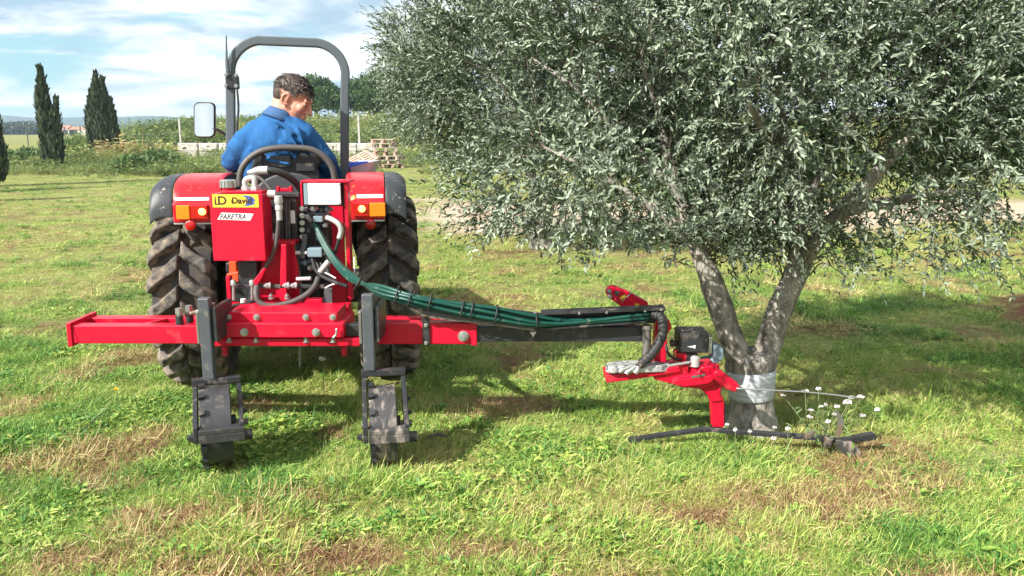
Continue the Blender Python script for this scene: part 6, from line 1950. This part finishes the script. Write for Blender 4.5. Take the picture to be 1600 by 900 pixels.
    no = np.empty(nv * 3, np.float32); me.vertices.foreach_get('normal', no); no = no.reshape(-1, 3)
    uu = co[:, 0] * .80 - co[:, 2] * .60; vv = co[:, 0] * .60 + co[:, 2] * .80
    w = vnoise(uu * 2.2 + co[:, 1], vv * 9.0, 1.4, 201, 3) - .5
    w2 = vnoise(co[:, 0] * 6 + co[:, 1] * 3, co[:, 2] * 6, 1.6, 202, 3) - .5
    w3 = 1 - np.abs(vnoise(uu * 3.0, vv * 7.0 + co[:, 1] * 2, 1.1, 203, 2) - .5) * 7
    co = co + no * (w * .026 + w2 * .012 - np.clip(w3, 0, 1) * .007)[:, None]
    me.vertices.foreach_set('co', co.astype(np.float32).ravel()); me.update()
    # open the cuffs and neckline a little
    mb = MB()
    ring = []
    nc = c7 + Vector((.012, .03, .0))
    ax = (hc - c7).normalized(); ax = (ax + Vector((-.2, 0, .4))).normalized()
    x1 = ax.cross(Vector((0, 1, 0))).normalized(); y1 = ax.cross(x1)
    rows = []
    n = 36
    for (h, r) in ((-.070, .109), (-.045, .100), (-.022, .089), (-.004, .084)):
        for k in range(n):
            a = 2 * math.pi * k / n
            rows.append(nc + ax * (h - .010 * math.cos(a * 1.0)) + x1 * (r * 1.02 * math.cos(a)) + y1 * (r * .96 * math.sin(a)))
    fs = []
    for i in range(3):
        for k in range(n): fs.append((i * n + k, i * n + (k + 1) % n, (i + 1) * n + (k + 1) % n, (i + 1) * n + k))
    mb.add(rows, fs); co = mb.build('collar', 'collar', t, smooth=True)
    so = co.modifiers.new('t', 'SOLIDIFY'); so.thickness = .008
    tr = MB()
    for hip, kn, an in legs:
        capsule(tr, hip, kn, .105, .080, 16); capsule(tr, kn, an + Vector((0, 0, .03)), .076, .062, 16)
    capsule(tr, legs[0][0], legs[1][0], .11, .11, 16)
    fuse(tr.build('trousers', 'trousers', t), .012, 4)
    for hip, kn, an in legs:
        bt = MB(); capsule(bt, an + Vector((0, 0, .08)), an, .054, .050, 14); capsule(bt, an + Vector((0, -.03, -.025)), an + Vector((0, .19, -.04)), .047, .042, 14)
        fuse(bt.build('boot', 'boots', t), .008, 3)
    return t
driver()

# control lever under his right hand
mb = MB(); mb.tube(spline([P(527, 300, 5.55), P(527, 290, 5.55), P(530, 284, 5.55)], 4), .009, 8); mb.build('control_lever', 'black', tractor, smooth=True)

# =================================================================== SMALL THINGS
def tray_box():
    """pale open crate with blue bottles on the right fender"""
    Y = 5.62
    c = P(571, 283, Y); z = 1.318
    x0, x1 = P(548, 270, Y).x, P(581, 270, Y).x
    t = thing('crate', ((x0 + x1) / 2, Y, z), 'pale grey open plastic crate resting on the right fender', 'crate')
    t.rotation_euler = (0, 0, 0)
    w = x1 - x0; d = .26; h = .085
    mb = MB(); mb.box(x0, x1, Y, Y + d, z, z + .006); mb.build('bottom', 'crate', t)
    mb = MB(); mb.prism([(x0, Y - .004, z + .006), (x1 - .02, Y - .004, z + .006), (x1 + .01, Y - .02, z + h), (x0 - .0, Y - .02, z + h * .55)], (0, .008, 0)); mb.build('side', 'crate', t)
    mb = MB(); mb.prism([(x0, Y + d - .004, z + .006), (x1 - .02, Y + d - .004, z + .006), (x1 + .01, Y + d + .01, z + h), (x0 - .0, Y + d + .01, z + h)], (0, .008, 0)); mb.build('side', 'crate', t)
    mb = MB(); mb.hexa([(x1 - .02, Y + .006, z + .007), (x1 - .012, Y + .006, z + .007), (x1 + .018, Y - .01, z + h), (x1 + .010, Y - .01, z + h), (x1 - .02, Y + d - .006, z + .007), (x1 - .012, Y + d - .006, z + .007), (x1 + .018, Y + d + .0, z + h), (x1 + .010, Y + d, z + h)]); mb.build('end', 'crate', t, fix=True)
    for k, (fx, lb) in enumerate(((.12, 'blue plastic bottle lying nearest the roll bar post on the fender'), (.55, 'blue plastic bottle lying further out in the grey crate'))):
        p = Vector((x0 + fx * w, Y + .10, z + .045))
        b = thing('bottle', Vector((p.x, p.y, z + .007)), lb, 'bottle', 'blue bottles in the crate')
        mb = MB(); mb.lathe(p + Vector((-.045, -.05, 0)), (1, .25, .04 * k), [(0, .001), (0, .032), (.004, .036), (.075, .036), (.092, .016), (.100, .014)], 18); mb.build('bottle_body', 'bluecloth', b, auto=40)
        mb = MB(); mb.lathe(p + Vector((-.045, -.05, 0)) + Vector((1, .25, .04 * k)).normalized() * .1002, (1, .25, .04 * k), [(0, .001), (0, .017), (.016, .016), (.016, .001)], 14); mb.build('cap', 'white_paint', b, auto=40)
tray_box()

def flower_head(c, r, rg, mat='petal'):
    mb = MB()
    n = 26
    for k in range(n):
        d = rnd_dir(rg, 1)[0]; d[2] = abs(d[2]) * .9 + .05
        d = Vector(d).normalized()
        x = d.orthogonal().normalized(); y = d.cross(x)
        w = r * .42
        a = c + d * r * .35; e = c + d * r
        mb.add([a, e - x * w + y * w * .3, e + d * r * .18, e + x * w - y * w * .3], [(0, 1, 2, 3)])
    ellipsoid(mb, c, (Vector((r * .45, 0, 0)), Vector((0, r * .45, 0)), Vector((0, 0, r * .4))), 8, 5)
    k3 = rg.random(3) * .5 + .75
    mb.v = [(c[0] + (x - c[0]) * k3[0], c[1] + (y - c[1]) * k3[1], c[2] + (z - c[2]) * k3[2]) for x, y, z in mb.v]
    return mb
def flowering_weed():
    rg = np.random.default_rng(44)
    base = G(1290, 694); base.y = 4.05; base = Vector((P(1285, 690, 4.05).x, 4.05, 0))
    t = thing('flowering_weed', base, 'straggly weed with white flower heads growing by the blade tip right of the trunk', 'plant')
    heads = [(1267, 641, 4.10, 5), (1283, 636, 4.1, 4), (1294, 660, 4.0, 6), (1308, 636, 4.02, 5), (1324, 630, 4.0, 7), (1330, 622, 4.05, 6), (1345, 621, 4.0, 6), (1371, 641, 4.05, 6), (1258, 612, 4.3, 6), (1279, 609, 4.3, 6), (1290, 633, 4.12, 4), (1305, 648, 4.05, 5), (1348, 650, 4.05, 5), (1266, 652, 4.1, 5), (1224, 618, 4.35, 4)]
    st = MB()
    hv = MB()
    for (x, y, Y, r) in heads:
        c = P(x, y, Y); rr = r / F * Y * .80
        flower_head(c, rr, rg).build('flower_head', 'petal', t)
        b = base + Vector(rg.normal(0, .03, 3)); b.z = -.01
        mid = b.lerp(c, .5) + Vector((rg.normal(0, .02), rg.normal(0, .02), .03))
        st.tube(spline([b, mid, c - Vector((0, 0, .004))], 5), .0024, 5)
        if rg.random() < .6:
            e = mid + Vector((rg.normal(0, .06), rg.normal(0, .04), rg.random() * .08))
            st.tube([mid, e], .0016, 4)
    st.build('stems', 'stem', t, smooth=True)
    n = 110
    pos = np.array(base)[None] + np.stack([rg.normal(0, .10, n), rg.normal(0, .08, n), rg.random(n) * .17], 1)
    V, q = leaves_geo(pos, rnd_dir(rg, n) + np.array([0, 0, .3]), np.array([0, 0, 1.]) + rg.normal(0, .4, (n, 3)), .02 + .035 * rg.random(n), .006 + .010 * rg.random(n), .15)
    tag(link('foliage', mesh_np('foliage', V - np.array(base), q, 4, 'weedleaf', {'tone': ('POINT', np.repeat(rg.random(n), 6))}), t), kind='stuff')
flowering_weed()
rgf = np.random.default_rng(12)
def small_flower(px, py, Y, r, mat, name, label, cat, group=None, n=1):
    c = P(px, py, Y)
    t = thing(name, (c.x, Y, 0), label, cat, group)
    flower_head(c, r, rgf).build('flower_head', mat, t)
    mb = MB(); mb.tube(spline([(c.x + .01, Y, -.01), (c.x + .004, Y, c.z * .5), (c.x, Y, c.z - .002)], 4), .0022, 5); mb.build('stem', 'stem', t, smooth=True)
for px, py, lb in ((1136, 664, 'white flower close to the red leg of the mower head'), (1149, 673, 'white flower half under the blade bar, left of the trunk'), (1172, 675, 'white flower right in front of the trunk foot'),
                   (1210, 669, 'white flower at the right side of the trunk foot'), (1231, 671, 'white flower between the trunk foot and the tall flowering weed'), (1209, 686, 'white flower in front of the blade bar')):
    small_flower(px, py, 4.0 if py > 670 else 4.1, .012, 'petal', 'white_flower', lb, 'flower', 'small white flowers at the trunk foot')
small_flower(503, 562, 4.55, .016, 'petal', 'white_flower', 'single white flower standing in the shade between the gauge wheels', 'flower')
small_flower(182, 609, 4.75, .013, 'petal_y', 'dandelion', 'yellow dandelion in the grass left of the left gauge wheel', 'flower', 'dandelions in the grass')
small_flower(545, 905, 2.55, .010, 'petal_y', 'dandelion', 'yellow dandelion at the bottom edge of the picture', 'flower', 'dandelions in the grass')
def stick(a, b, r, label, mat='twig'):
    a = Vector(a); b = Vector(b)
    mb = MB(); m = a.lerp(b, .5) + Vector((0, .01, .012)); mb.tube(spline([a, m, b], 5), [r] * 8 + [r * .8, r * .7, r * .5], 6)
    o = mb.build('fallen_twig', mat, None, smooth=True)
    tag(o, label, 'twig', 'fallen twigs in the grass')
stick(G(986, 684, .03), G(1100, 667, .035), .006, 'thin fallen twig lying along the ground left of the blade bar') if False else None
stick(G(666, 684, .03), G(700, 682, .03), .010, 'short fallen twig in the shade behind the right gauge wheel')
stick(G(130, 672, .05), G(170, 640, .07), .003, 'pale dry stalk lying in the grass left of the left gauge wheel')

# =================================================================== THE AIR
def haze():
    mb = MB(); mb.box(-2700, 2700, -60, 2700, -2.0, 66.0)
    m = bpy.data.materials.new('haze'); m.use_nodes = True
    n = m.node_tree.nodes; n.clear()
    o = n.new('ShaderNodeOutputMaterial'); v = n.new('ShaderNodeVolumePrincipled')
    v.inputs['Color'].default_value = (0.62, 0.80, 1.0, 1)
    v.inputs['Density'].default_value = 0.00034
    v.inputs['Anisotropy'].default_value = 0.2
    m.node_tree.links.new(v.outputs[0], o.inputs['Volume'])
    h = mb.build('haze', m, None)
    h.display_type = 'WIRE'
    tag(h, kind='stuff')
haze()
